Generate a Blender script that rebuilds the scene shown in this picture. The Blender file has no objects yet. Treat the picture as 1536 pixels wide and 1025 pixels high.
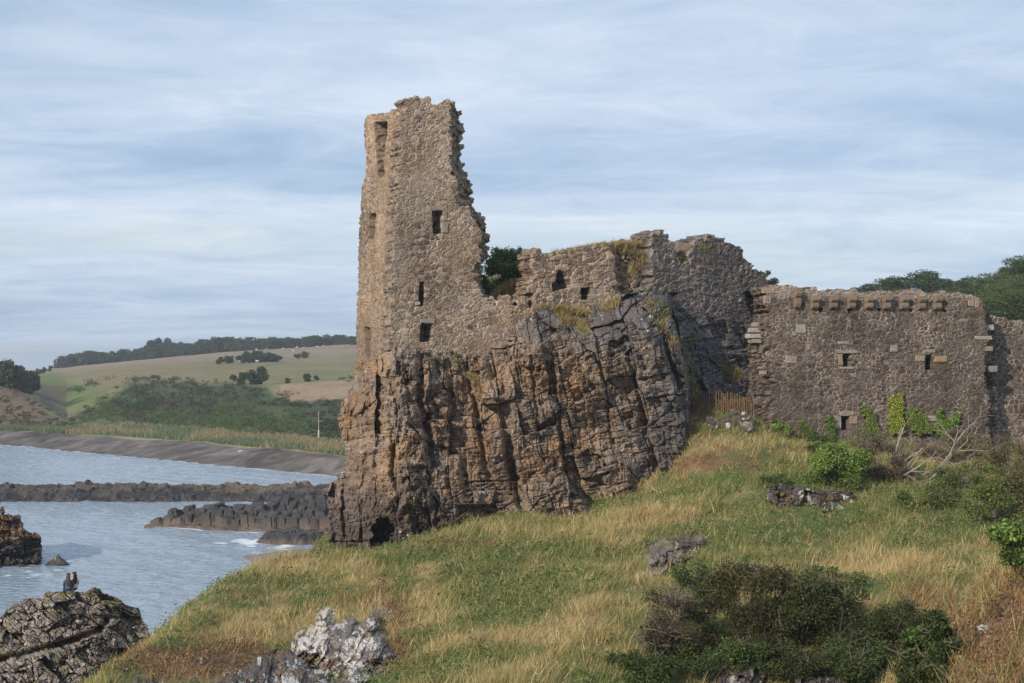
import bpy, math, random
import numpy as np
random.seed(3)
rng = np.random.default_rng(11)
sc = bpy.context.scene
COL = sc.collection
R = math.radians

# ------------------------------------------------------------------ camera model
CAM = np.array([0.0, 0.0, 15.0]); F = 2133.33; HOR = 555.0
TH = math.atan((HOR - 512.5) / F)
FW = np.array([0, math.cos(TH), math.sin(TH)]); UP = np.array([0, -math.sin(TH), math.cos(TH)]); RT = np.array([1.0, 0, 0])

def ray(px, py):
    px, py = np.broadcast_arrays(np.asarray(px, float), np.asarray(py, float))
    return FW + ((px - 768) / F)[..., None] * RT + ((512.5 - py) / F)[..., None] * UP

def P(px, py, D):
    d = ray(px, py)
    return CAM + d * (np.asarray(D, float) / d[..., 1])[..., None]

def proj(p):
    q = np.asarray(p, float) - CAM
    zc = q @ FW
    return 768 + F * (q @ RT) / zc, 512.5 - F * (q @ UP) / zc

# ------------------------------------------------------------------ numpy noise
def hsh(ix, iy, iz, s):
    a = (ix.astype(np.int64) * 374761393 + iy.astype(np.int64) * 668265263 + iz.astype(np.int64) * 1440662683 + s * 974634541) & 0xFFFFFFFF
    a = ((a ^ (a >> 13)) * 1274126177) & 0xFFFFFFFF
    a = ((a ^ (a >> 16)) * 2246822519) & 0xFFFFFFFF
    a = a ^ (a >> 15)
    return (a & 0xFFFFFF) / float(0x1000000)

def noise(x, y, z=0.0, s=0):
    x, y, z = np.broadcast_arrays(np.asarray(x, float), np.asarray(y, float), np.asarray(z, float))
    ix, iy, iz = np.floor(x), np.floor(y), np.floor(z)
    fx, fy, fz = x - ix, y - iy, z - iz
    fx = fx * fx * (3 - 2 * fx); fy = fy * fy * (3 - 2 * fy); fz = fz * fz * (3 - 2 * fz)
    r = 0
    for dz in ((0, 1) if np.any(fz) else (0,)):
        wz = fz if dz else 1 - fz
        for dy in (0, 1):
            wy = fy if dy else 1 - fy
            for dx in (0, 1):
                wx = fx if dx else 1 - fx
                r = r + hsh(ix + dx, iy + dy, iz + dz, s) * wx * wy * wz
    return r * 2 - 1

def fbm(x, y, z=0.0, s=0, o=4, g=0.5):
    r = 0; a = 1; t = 0; k = 1
    for i in range(o):
        r = r + a * noise(np.asarray(x) * k, np.asarray(y) * k, np.asarray(z) * k, s + i * 17); t += a; a *= g; k *= 2.03
    return r / t

def worley(x, y, s=0, jit=0.9):
    x, y = np.broadcast_arrays(np.asarray(x, float), np.asarray(y, float))
    ix, iy = np.floor(x), np.floor(y)
    f1 = np.full(x.shape, 9.0); f2 = np.full(x.shape, 9.0)
    r1 = np.zeros(x.shape); r2 = np.zeros(x.shape); cx = np.zeros(x.shape); cy = np.zeros(x.shape)
    z = np.zeros(x.shape)
    for dy in (-1, 0, 1):
        for dx in (-1, 0, 1):
            a, b = ix + dx, iy + dy
            qx = a + .5 + (hsh(a, b, z, s) - .5) * jit; qy = b + .5 + (hsh(a, b, z, s + 1) - .5) * jit
            d = np.hypot(x - qx, y - qy)
            m = d < f1
            f2 = np.where(m, f1, np.minimum(f2, d))
            f1 = np.where(m, d, f1)
            r1 = np.where(m, hsh(a, b, z, s + 2), r1); r2 = np.where(m, hsh(a, b, z, s + 3), r2)
            cx = np.where(m, qx, cx); cy = np.where(m, qy, cy)
    return f1, f2, r1, r2, cx, cy

def sstep(a, b, x):
    t = np.clip((np.asarray(x, float) - a) / (b - a), 0, 1)
    return t * t * (3 - 2 * t)

def mixc(a, b, t):
    return np.asarray(a) * (1 - t[..., None]) + np.asarray(b) * t[..., None]

def inpoly(x, y, poly):
    r = np.zeros(np.shape(x), bool)
    n = len(poly)
    for i in range(n):
        x0, y0 = poly[i]; x1, y1 = poly[(i + 1) % n]
        if y0 == y1: continue
        c = ((y0 > y) != (y1 > y)) & (x < (x1 - x0) * (y - y0) / (y1 - y0) + x0)
        r ^= c
    return r

def distline(x, y, pts):
    """distance to a polyline and the parameter 0..1 along it"""
    best = np.full(np.shape(x), 1e9); tt = np.zeros(np.shape(x)); n = len(pts) - 1
    for i in range(n):
        (x0, y0), (x1, y1) = pts[i], pts[i + 1]
        dx, dy = x1 - x0, y1 - y0
        t = np.clip(((x - x0) * dx + (y - y0) * dy) / (dx * dx + dy * dy + 1e-9), 0, 1)
        d = np.hypot(x - x0 - t * dx, y - y0 - t * dy)
        m = d < best
        best = np.where(m, d, best); tt = np.where(m, (i + t) / n, tt)
    return best, tt

class TPS:
    def __init__(s, pts, vals, lam=1e-3, scale=1.0):
        p = np.asarray(pts, float) / scale; n = len(p); s.p = p; s.sc = scale
        K = s.k(np.hypot(p[:, None, 0] - p[None, :, 0], p[:, None, 1] - p[None, :, 1])) + lam * np.eye(n)
        Q = np.c_[np.ones(n), p]
        A = np.zeros((n + 3, n + 3)); A[:n, :n] = K; A[:n, n:] = Q; A[n:, :n] = Q.T
        s.w = np.linalg.solve(A, np.r_[np.asarray(vals, float), 0, 0, 0])
    def k(s, r):
        return r * r * np.log(r + 1e-9)
    def __call__(s, x, y):
        x = np.asarray(x, float) / s.sc; y = np.asarray(y, float) / s.sc
        r = s.w[-3] + s.w[-2] * x + s.w[-1] * y
        for (a, b), w in zip(s.p, s.w[:-3]):
            r = r + w * s.k(np.hypot(x - a, y - b))
        return r

# ------------------------------------------------------------------ object helpers
WL = {}
def wl(o): return WL.get(o.name, np.zeros(3))

def tag(o, label=None, cat=None, group=None, kind=None):
    if label: o['label'] = label
    if cat: o['category'] = cat
    if group: o['group'] = group
    if kind: o['kind'] = kind
    return o

def empty(name, loc):
    o = bpy.data.objects.new(name, None); COL.objects.link(o)
    o.location = tuple(float(v) for v in loc); o.empty_display_size = .3
    WL[o.name] = np.asarray(loc, float)
    return o

def make_mesh(name, V, faces, col=None, mat=None, smooth=False):
    V = np.ascontiguousarray(V, np.float32)
    me = bpy.data.meshes.new(name)
    me.vertices.add(len(V)); me.vertices.foreach_set('co', V.ravel())
    faces = [np.asarray(f, np.int32) for f in faces if len(f)]
    loops = np.concatenate([f.ravel() for f in faces])
    tot = np.concatenate([np.full(len(f), f.shape[1], np.int32) for f in faces])
    start = np.r_[0, np.cumsum(tot)[:-1]].astype(np.int32)
    me.loops.add(len(loops)); me.loops.foreach_set('vertex_index', loops)
    me.polygons.add(len(tot)); me.polygons.foreach_set('loop_start', start)
    me.polygons.foreach_set('use_smooth', np.full(len(tot), smooth, bool))
    me.update(calc_edges=True)
    if col is not None:
        a = me.color_attributes.new('Col', 'FLOAT_COLOR', 'POINT')
        c = np.ones((len(V), 4), np.float32); c[:, :3] = np.clip(col, 0, 1)
        a.data.foreach_set('color', c.ravel())
    if mat: me.materials.append(mat)
    return me

def obj(name, V, faces, col=None, mat=None, parent=None, origin=None, smooth=False):
    V = np.asarray(V, float).reshape(-1, 3)
    if parent is not None:
        o0 = wl(parent)
    elif origin is None:
        o0 = np.array([(V[:, 0].min() + V[:, 0].max()) / 2, (V[:, 1].min() + V[:, 1].max()) / 2, V[:, 2].min()])
    else:
        o0 = np.asarray(origin, float)
    o = bpy.data.objects.new(name, make_mesh(name, V - o0, faces, col, mat, smooth))
    COL.objects.link(o)
    if parent is not None:
        o.parent = parent
    else:
        o.location = tuple(o0)
    WL[o.name] = o0.copy()
    return o

def copy_tree(o, parent=None):
    c = o.copy(); COL.objects.link(c); c.parent = parent
    for ch in list(o.children): copy_tree(ch, c)
    return c

class MB:
    """collects coloured polygons"""
    def __init__(s): s.V = []; s.C = []; s.F3 = []; s.F4 = []; s.n = 0
    def add(s, V, F, C):
        V = np.asarray(V, float).reshape(-1, 3); F = np.asarray(F, int)
        s.V.append(V); C = np.asarray(C, float); s.C.append(np.broadcast_to(C, (len(V), 3)))
        (s.F3 if F.shape[1] == 3 else s.F4).append(F + s.n); s.n += len(V)
    def out(s):
        f = []
        if s.F3: f.append(np.concatenate(s.F3))
        if s.F4: f.append(np.concatenate(s.F4))
        return np.concatenate(s.V), f, np.concatenate(s.C)
    def build(s, name, mat, parent=None, origin=None, smooth=False):
        V, f, C = s.out()
        return obj(name, V, f, C, mat, parent, origin, smooth)
    def tube(s, a, b, r0, r1, C, k=5):
        a, b = np.asarray(a, float), np.asarray(b, float)
        d = b - a; d = d / (np.linalg.norm(d) + 1e-9)
        t = np.array([0, 0, 1.0]) if abs(d[2]) < .9 else np.array([1.0, 0, 0])
        u = np.cross(d, t); u /= np.linalg.norm(u); w = np.cross(d, u)
        an = np.arange(k) * 2 * math.pi / k
        ring = np.cos(an)[:, None] * u + np.sin(an)[:, None] * w
        V = np.r_[a + ring * r0, b + ring * r1]
        i = np.arange(k); j = (i + 1) % k
        s.add(V, np.c_[i, j, j + k, i + k], C)
    def box(s, c, e, half, C, jit=0.0):
        """e: 3x3 rows axes"""
        sg = np.array([[x, y, z] for z in (-1, 1) for y in (-1, 1) for x in (-1, 1)], float)
        sg = sg * np.asarray(half) 
        if jit: sg = sg * (1 + rng.uniform(-jit, jit, sg.shape))
        V = np.asarray(c) + sg @ np.asarray(e)
        s.add(V, [[0, 2, 3, 1], [4, 5, 7, 6], [0, 1, 5, 4], [2, 6, 7, 3], [0, 4, 6, 2], [1, 3, 7, 5]], C)

# ------------------------------------------------------------------ materials
def nt(name):
    m = bpy.data.materials.new(name); m.use_nodes = True
    n = m.node_tree.nodes; l = m.node_tree.links
    return m, n, l, n['Principled BSDF']

def vmat(name, rough=.9, nscale=6.0, namt=.35, bump=.3, bscale=20.0, spec=.2, transl=0.0):
    """painted by the mesh's own Col attribute, broken up by noise in object space"""
    m, n, l, b = nt(name)
    at = n.new('ShaderNodeAttribute'); at.attribute_name = 'Col'
    tc = n.new('ShaderNodeTexCoord')
    out = at.outputs['Color']
    if namt:
        no = n.new('ShaderNodeTexNoise'); no.inputs['Scale'].default_value = nscale; no.inputs['Detail'].default_value = 5; no.inputs['Roughness'].default_value = .65
        l.new(tc.outputs['Object'], no.inputs['Vector'])
        mr = n.new('ShaderNodeMapRange'); mr.inputs[1].default_value = .3; mr.inputs[2].default_value = .7
        mr.inputs[3].default_value = 1 - namt; mr.inputs[4].default_value = 1 + namt
        l.new(no.outputs['Fac'], mr.inputs[0])
        mx = n.new('ShaderNodeVectorMath'); mx.operation = 'SCALE'
        l.new(out, mx.inputs[0]); l.new(mr.outputs[0], mx.inputs['Scale']); out = mx.outputs[0]
    l.new(out, b.inputs['Base Color'])
    b.inputs['Roughness'].default_value = rough; b.inputs['Specular IOR Level'].default_value = spec
    if bump:
        nb = n.new('ShaderNodeTexNoise'); nb.inputs['Scale'].default_value = bscale; nb.inputs['Detail'].default_value = 6
        l.new(tc.outputs['Object'], nb.inputs['Vector'])
        bp = n.new('ShaderNodeBump'); bp.inputs['Strength'].default_value = bump; bp.inputs['Distance'].default_value = .08
        l.new(nb.outputs['Fac'], bp.inputs['Height']); l.new(bp.outputs[0], b.inputs['Normal'])
    if transl:
        t = n.new('ShaderNodeBsdfTranslucent'); l.new(out, t.inputs['Color'])
        ms = n.new('ShaderNodeMixShader'); ms.inputs[0].default_value = transl
        l.new(b.outputs[0], ms.inputs[1]); l.new(t.outputs[0], ms.inputs[2])
        l.new(ms.outputs[0], n['Material Output'].inputs['Surface'])
    return m

M_STONE = vmat('rubble_masonry', .95, 14, .25, .5, 25)
M_ROCK = vmat('cliff_rock', .9, 9, .35, .6, 12)
M_LICHEN = vmat('lichen_rock', .92, 10, .35, .6, 14)
M_WETROCK = vmat('wet_dark_rock', .6, 5, .4, .6, 7, .4)
M_GROUND = vmat('turf_ground', .95, 5, .35, .6, 8)
M_SHORE = vmat('shore_land', .95, .6, .3, .4, 1.0)
M_GRASS = vmat('grass_blades', .8, 0, 0, 0, transl=.25)
M_LEAF = vmat('leaf', .7, 0, 0, 0, transl=.2)
M_BARK = vmat('bark', .9, 12, .3, .4, 30)
M_CLOTH = vmat('cloth', .9, 30, .15, .2, 60)
M_HAIR = vmat('hair', .6, 30, .25, .2, 60)
M_SKIN = vmat('skin', .6, 0, 0, 0)
M_WOOL = vmat('wool', .95, 8, .15, .3, 20)
M_WOOD = vmat('weathered_wood', .9, 12, .25, .3, 25)
M_CONC = vmat('concrete', .9, 3, .2, .3, 8)

# ------------------------------------------------------------------ relief solids
def solid(Vf, mask, Vb, colf, sidecol, K=5, jit=.06, s=0):
    ny, nx = Vf.shape[:2]
    use = np.zeros((ny, nx), bool)
    use[:-1, :-1] |= mask; use[1:, :-1] |= mask; use[:-1, 1:] |= mask; use[1:, 1:] |= mask
    idx = np.full((ny, nx), -1); idx[use] = np.arange(use.sum()); n = use.sum()
    jj, ii = np.nonzero(mask)
    fq = np.c_[idx[jj, ii], idx[jj, ii + 1], idx[jj + 1, ii + 1], idx[jj + 1, ii]]
    vf = Vf[use]; vb = Vb[use]; cf = colf[use]
    mp = np.pad(mask, 1)
    e = []
    d = mp[:-1, 1:-1] != mp[1:, 1:-1]              # horizontal edges (ny, nx-1)
    a, b = np.nonzero(d); e.append(np.c_[idx[a, b], idx[a, b + 1]])
    d = mp[1:-1, :-1] != mp[1:-1, 1:]
    a, b = np.nonzero(d); e.append(np.c_[idx[a, b], idx[a + 1, b]])
    e = np.concatenate(e)
    bv = np.unique(e); nb = len(bv); pos = np.full(n, -1); pos[bv] = np.arange(nb)
    V = [vf, vb]; C = [cf, np.zeros_like(cf)]; base = 2 * n
    rings = [lambda q: q]; ids = [bv]
    allq = [fq, fq[:, ::-1] + n]
    prev = bv
    for k in range(1, K + 1):
        t = k / K
        if k < K:
            p = vf[bv] * (1 - t) + vb[bv] * t
            q = p * 6.1
            p = p + jit * np.c_[noise(q[:, 0], q[:, 1], q[:, 2], s + 5), noise(q[:, 0], q[:, 1], q[:, 2], s + 6), noise(q[:, 0], q[:, 1], q[:, 2], s + 7)]
            V.append(p); C.append(sidecol(p)); cur = base + np.arange(nb); base += nb
        else:
            cur = bv + n
        allq.append(np.c_[prev[pos[e[:, 0]]], prev[pos[e[:, 1]]], cur[pos[e[:, 1]]], cur[pos[e[:, 0]]]])
        prev = cur
    C[1] = sidecol(vb)
    return np.concatenate(V), [np.concatenate(allq)], np.concatenate(C)

class Plane:
    """vertical (or battered) wall plane in plan from A along unit e"""
    def __init__(s, A, ang, bat=0.0, zref=16.0):
        s.A = np.asarray(A, float); s.e = np.array([math.cos(ang), math.sin(ang)]); s.n = np.array([s.e[1], -s.e[0]]); s.bat = bat; s.zr = zref
    def hit(s, px, py):
        d = ray(px, py)
        num = s.bat * (s.zr - CAM[2]) - ((CAM[:2] - s.A) @ s.n)
        t = num / (d[..., :2] @ s.n + s.bat * d[..., 2])
        return CAM + d * t[..., None]
    def uv(s, px, py):
        p = s.hit(px, py)
        return (p[..., :2] - s.A) @ s.e, p[..., 2]
    def at(s, u, v, out=0.0):
        o = np.asarray(out) + s.bat * (s.zr - np.asarray(v))
        xy = s.A + np.asarray(u)[..., None] * s.e + o[..., None] * s.n
        return np.concatenate([xy, np.asarray(v, float)[..., None]], -1)
    def D(s, px, py=500): return float(s.hit(px, py)[1])
    def poly(s, pts):
        a = np.asarray(pts, float); u, v = s.uv(a[:, 0], a[:, 1]); return np.c_[u, v]

STONE_PAL = {
    'tower': (np.array([[.20, .150, .116], [.15, .114, .091], [.115, .09, .076], [.245, .19, .142], [.18, .132, .098], [.22, .172, .136]]), np.array([.42, .35, .28])),
    'side': (np.array([[.235, .18, .135], [.19, .145, .11], [.145, .112, .09], [.27, .21, .155], [.215, .158, .115]]), np.array([.37, .30, .23])),
    'dark': (np.array([[.105, .08, .067], [.08, .064, .056], [.13, .10, .08], [.092, .07, .057], [.118, .093, .08], [.15, .115, .088]]), np.array([.35, .29, .235])),
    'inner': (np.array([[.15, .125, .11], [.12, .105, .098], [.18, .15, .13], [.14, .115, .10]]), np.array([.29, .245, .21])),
}

def wall(name, pl, outline, niches=(), thick=1.5, res=.035, stone=(.30, .20), pal='tower', skin=None, recess=2.0, maxrec=None, hard=None,
         parent=None, s=0, amp=.05, tint=None, flat=None, through=(), label=None, mort=.075):
    po = pl.poly(outline)
    u0, v0 = po.min(0) - .3; u1, v1 = po.max(0) + .3
    U, V = np.meshgrid(np.arange(u0, u1, res), np.arange(v0, v1, res))
    def stones(a, b):
        wa = a + .10 * fbm(a * 2.2, b * 2.2, 0, s + 40, 3); wb = b + .08 * fbm(a * 2.2, b * 2.2, 0, s + 50, 3)
        # two stone sizes mixed in patches
        f1, f2, r1, r2, cx, cy = worley(wa / stone[0], wb / stone[1], s)
        g = worley(wa / (stone[0] * .55), wb / (stone[1] * .6), s + 9)
        sel = noise(cx * .6, cy * .6, 0, s + 77) > .25
        o = [np.where(sel, g[k], (f1, f2, r1, r2)[k]) for k in range(4)]
        o[1] = o[1]; 
        ccx = np.where(sel, g[4] * stone[0] * .55, cx * stone[0]); ccy = np.where(sel, g[5] * stone[1] * .6, cy * stone[1])
        return o[0], o[1], o[2], o[3], ccx, ccy
    Uc = (U[:-1, :-1] + U[1:, 1:]) / 2; Vc = (V[:-1, :-1] + V[1:, 1:]) / 2
    c = stones(Uc, Vc)
    mask = inpoly(c[4], c[5], po)
    if hard is not None: mask &= inpoly(Uc, Vc, pl.poly(hard))
    for h in through:
        mask &= ~inpoly(Uc + .03 * noise(Uc * 9, Vc * 9, 0, s + 3), Vc + .03 * noise(Uc * 9, Vc * 9, 0, s + 4), pl.poly(h))
    f1, f2, r1, r2, cx, cy = stones(U, V)
    edge = f2 - f1
    rec = np.zeros_like(U)
    if skin is not None:
        ps = pl.poly(skin)
        ins = inpoly(cx, cy, ps)
        dd, _ = distline(cx, cy, [tuple(q) for q in ps] + [tuple(ps[0])])
        rec = np.where(ins, 0, np.minimum(dd * recess + .12 + .25 * r2, maxrec if maxrec else thick * .92))
    stn = sstep(.0, .28, edge)
    plaster = sstep(.05, .55, fbm(U * .55, V * .55, 0, s + 21, 4)) * (0.6 if pal in ('tower', 'side') else .12)
    rel = amp * .55 * (stn - 1) * (1 - .6 * plaster) + (r1 - .5) * amp * .8 * (1 - .7 * plaster) + .025 * fbm(U * 14, V * 14, 0, s + 8, 3) + .07 * fbm(U * .5, V * .5, 0, s + 12, 3)
    rel = rel - rec + np.where(rec > 0, (r1 - .5) * .25, 0)
    nm = np.zeros(U.shape, bool)
    for h in niches:
        q, dep = h[0], h[1]
        wn = .045
        m = inpoly(U + wn * noise(U * 7, V * 7, 0, s + 3), V + wn * noise(U * 7, V * 7, 0, s + 4), pl.poly(q))
        rel = np.where(m, -dep, rel); nm |= m
    pt, mc = STONE_PAL[pal]
    if pal in ('tower', 'side'): pt = pt * np.array([1.20, 1.17, 1.10]); mc = mc * 1.05
    k = (r1 * len(pt)).astype(int) % len(pt)
    col = pt[k] * (.66 + .62 * r2)[..., None]
    mw = mort * (1 + .8 * fbm(U * 1.3, V * 1.3, 0, s + 31, 3))
    mt = 1 - sstep(mw, mw * 2 + .03, edge)
    mt = mt * (.35 + .65 * sstep(-.3, .3, fbm(U * .9, V * .9, 0, s + 33, 3)))
    mcol = mc * (1 + .28 * fbm(U * 6, V * 6, 0, s + 34, 3))[..., None]
    col = mixc(col, mcol, mt)
    pc = (pt.mean(0) * .75 + mc * .25) * (1 + .45 * fbm(U * 7, V * 7, 0, s + 35, 4))[..., None]
    col = mixc(col, pc, plaster * (.55 + .45 * sstep(-.2, .3, fbm(U * 3, V * 3, 0, s + 36, 3))))
    col = col * (1 + .42 * fbm(U * .35, V * .35, 0, s + 37, 4) + .22 * fbm(U * 1.6, V * .22, 0, s + 38, 3))[..., None]
    col = mixc(col, np.array([.40, .37, .31]), sstep(.48, .62, fbm(U * 2.4, V * 2.4, 0, s + 39, 4)) * .5)
    if tint is not None:
        px, py = proj(pl.at(U, V))
        col = tint(col, px, py, U, V)
    Vf = pl.at(U, V, rel); Vb = pl.at(U, V, np.full(U.shape, -thick))
    dk = pt.mean(0)
    def sidecol(p):
        b = 1 + .5 * noise(p[:, 0] * 4, p[:, 1] * 4, p[:, 2] * 5, s + 61)
        w = sstep(.35, .7, noise(p[:, 0] * 7, p[:, 1] * 7, p[:, 2] * 9, s + 62))
        return mixc(dk * b[:, None], mc * .8, w)
    Vx, Fx, Cx = solid(Vf, mask, Vb, col, sidecol, K=6, jit=.09, s=s)
    return obj(name, Vx, Fx, Cx, M_STONE, parent)

def relief(name, poly, Dfn, step, dispfn, colfn, back=6.0, shrink=.25, mat=None, rag=3.0, s=0, parent=None, K=6, backcol=(.13, .11, .10)):
    """rock face traced as seen, each sample at its own distance, closed to a solid behind"""
    a = np.asarray(poly, float)
    x = np.arange(a[:, 0].min() - 8, a[:, 0].max() + 8, step); y = np.arange(a[:, 1].min() - 8, a[:, 1].max() + 8, step)
    X, Y = np.meshgrid(x, y)
    Xc = (X[:-1, :-1] + X[1:, 1:]) / 2; Yc = (Y[:-1, :-1] + Y[1:, 1:]) / 2
    mask = inpoly(Xc + rag * fbm(Xc / 9, Yc / 9, 0, s + 1, 3), Yc + rag * fbm(Xc / 9, Yc / 9, 0, s + 2, 3), poly)
    D0 = Dfn(X, Y)
    dd = dispfn(X, Y, D0)
    Vf = P(X, Y, D0 + dd)
    cx, cy = a[:, 0].mean(), a[:, 1].max()
    Vb = P(X + (cx - X) * shrink, Y + (cy - Y) * shrink * .6, D0.max() + back)
    col = colfn(X, Y, D0, dd)
    bc = np.asarray(backcol)
    def sidecol(p):
        return bc * (1 + .5 * noise(p[:, 0] * 2, p[:, 1] * 2, p[:, 2] * 2, s + 61))[:, None]
    Vx, Fx, Cx = solid(Vf, mask, Vb, col, sidecol, K=K, jit=.15, s=s)
    return obj(name, Vx, Fx, Cx, mat or M_ROCK, parent)

# ================================================================== CASTLE PLANES
BETA = R(25)
CX, CY = (590 - 768) / F * 74.0, 74.0
PF = Plane((CX, CY), BETA)                                      # front plane of the tower and curtain wall
LL = 5.6
PS = Plane((CX - LL * math.sin(BETA), CY + LL * math.cos(BETA)), BETA - math.pi / 2, bat=.055, zref=17.0)
q1 = P(985, 400, PF.D(985) + .1); q2 = P(1145, 400, 88.0)
PI_ = Plane(q1[:2], math.atan2(q2[1] - q1[1], q2[0] - q1[0]))
q3 = P(1150, 550, 78.0)
PR = Plane(q3[:2], R(17))
def plD(pl, X, Y): return pl.hit(X, Y)[..., 1]

# ================================================================== CLIFF
cl_poly = [(533, 545), (560, 543), (583, 527), (600, 519), (625, 521), (650, 533), (672, 522), (700, 535), (725, 533), (745, 519), (760, 497), (775, 485), (800, 470), (815, 459), (835, 461), (860, 456),
           (885, 459), (905, 456), (920, 449), (935, 443), (965, 438), (990, 438), (1012, 446), (1040, 466), (1080, 474), (1118, 486), (1150, 492), (1150, 600), (1150, 670), (1040, 690), (1015, 745),
           (960, 785), (870, 812), (760, 830), (640, 862), (570, 890), (488, 880), (492, 830), (495, 790), (490, 745), (496, 725), (512, 712), (520, 690), (515, 660), (507, 630), (515, 600), (525, 585), (530, 565)]
def pf(px, py, off): return (px, py, PF.D(px, py) + off)
cl_ctrl = [(533, 555, 79.0), (507, 630, 79.8), (515, 690, 79.6), (492, 740, 80.4), (490, 830, 80), (552, 560, 76.6), (548, 640, 76.6), (545, 740, 76.4), (535, 850, 76.8),
           pf(588, 540, -.5), (585, 640, 73.3), (585, 740, 72.8), (585, 850, 73), pf(640, 530, -.55), (640, 640, 73.7), (640, 800, 72.6), pf(700, 540, -.6), (700, 640, 74.4), (700, 790, 73.1),
           pf(760, 500, -.6), (760, 600, 75.0), (760, 790, 73.6), pf(815, 465, -.5), (820, 510, 75.8), (830, 640, 75), (830, 780, 73.9), pf(885, 463, -.5), (890, 505, 75.9), (890, 640, 75.2), (890, 770, 74.1),
           (935, 450, 76.0), (950, 480, 74.9), (950, 560, 75.0), (950, 650, 74.9), (950, 750, 74.2), (995, 445, 77.6), (1000, 500, 76), (1005, 600, 75.7), (1005, 700, 75), (1035, 560, 77.2), (1035, 660, 76.4)]
_t = TPS([(a, b) for a, b, c in cl_ctrl], [c for a, b, c in cl_ctrl], 1e-3, 100.0)
def cl_D(X, Y):
    d = _t(X, Y)
    xe = np.interp(Y, [430, 480, 540, 600, 660, 720], [1000, 1008, 1022, 1034, 1030, 1005]) + 5 * fbm(Y / 14, Y * 0 + .5, 0, 91, 3)
    rec = plD(PI_, X, Y) - .5 - 3.2 * sstep(480, 640, Y) + .5 * sstep(0, 60, X - xe) * 0
    w = sstep(-2, 4, X - xe)
    return d * (1 - w) + rec * w
CLEFTS = [([(640, 535), (630, 600), (645, 650), (648, 720), (657, 760)], 7, 1.3), ([(585, 560), (602, 630), (590, 700), (600, 740)], 6, .9), ([(755, 590), (765, 690), (778, 740), (792, 785)], 9, 1.7),
          ([(694, 680), (700, 745)], 6, .9), ([(825, 515), (835, 600), (846, 690), (850, 740)], 4, .8), ([(700, 555), (716, 620), (726, 690), (735, 720)], 5, .8), ([(880, 500), (905, 560), (915, 640), (930, 720)], 3, .5),
          ([(930, 500), (950, 560), (965, 620), (985, 690)], 4, .6), ([(985, 470), (1000, 520), (1020, 590)], 5, .8), ([(560, 600), (570, 660), (560, 720)], 4, .5), ([(668, 540), (680, 600), (672, 660)], 4, .6),
          ([(735, 545), (745, 600)], 4, .5), ([(797, 500), (800, 580), (812, 660), (822, 730)], 3, .4), ([(520, 720), (515, 770), (520, 820)], 5, .8)]
def rock_cells(X, Y):
    lean = np.interp(X, [500, 600, 700, 800, 1000], [-.08, .03, .10, .18, .26])
    wx = 7 * fbm(X / 25, Y / 25, 0, 71, 3); wy = 5 * fbm(X / 25, Y / 25, 0, 72, 3)
    sX = X - lean * (Y - 640) + wx; bY = Y + .22 * (X - 750) * sstep(650, 850, X) + wy
    return sX, bY
def facet(a, b, f1, f2, r1, r2, cx, cy, amp, tilt, crack, cw):
    d = (r1 - .5) * 2 * amp + ((r2 - .5) * 2 * (a - cx) + (((r1 * 7.13) % 1) - .5) * 2 * (b - cy)) * tilt
    return d + crack * (1 - sstep(0, cw, f2 - f1))
def blocksys(a, b, s, bj=.8):
    """columns along a, each split into beds along b with its own offsets: returns edge distances, randoms, local coords"""
    def cells(t, row, sd):
        i = np.floor(t); z = np.zeros_like(t)
        e = [i + k + (hsh(i + k, row, z, sd) - .5) * bj for k in (0, 1)]
        lo = np.where(t < e[0], -1, np.where(t < e[1], 0, 1)) + i
        l = lo + (hsh(lo, row, z, sd) - .5) * bj; h = lo + 1 + (hsh(lo + 1, row, z, sd) - .5) * bj
        return lo, t - l, h - t, h - l
    ci, l1, h1, w1 = cells(a, np.zeros_like(a), s)
    bb = b + hsh(ci, ci * 0, ci * 0, s + 3) * 7
    ri, l2, h2, w2 = cells(bb, ci, s + 1)
    z = np.zeros_like(a)
    return np.minimum(l1, h1), np.minimum(l2, h2), hsh(ci, z, z, s + 5), hsh(ci, ri, z, s + 6), hsh(ci, ri, z, s + 7), hsh(ci, ri, z, s + 8), l1 / w1 - .5, l2 / w2 - .5
def bdisp(a, b, s, ca, ba, tilt, ck, cw, cb, gate=1.0):
    e1, e2, rc, r1, r2, r3, la, lb = blocksys(a, b, s)
    d = (rc - .5) * 2 * ca + (r1 - .5) * 2 * ba + tilt * ((r2 - .5) * 2 * la + (r3 - .35) * 2 * lb)
    return d + gate * (ck * (1 - sstep(0, cw, e1)) + cb * (1 - sstep(0, cw * 1.2, e2)))
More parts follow.
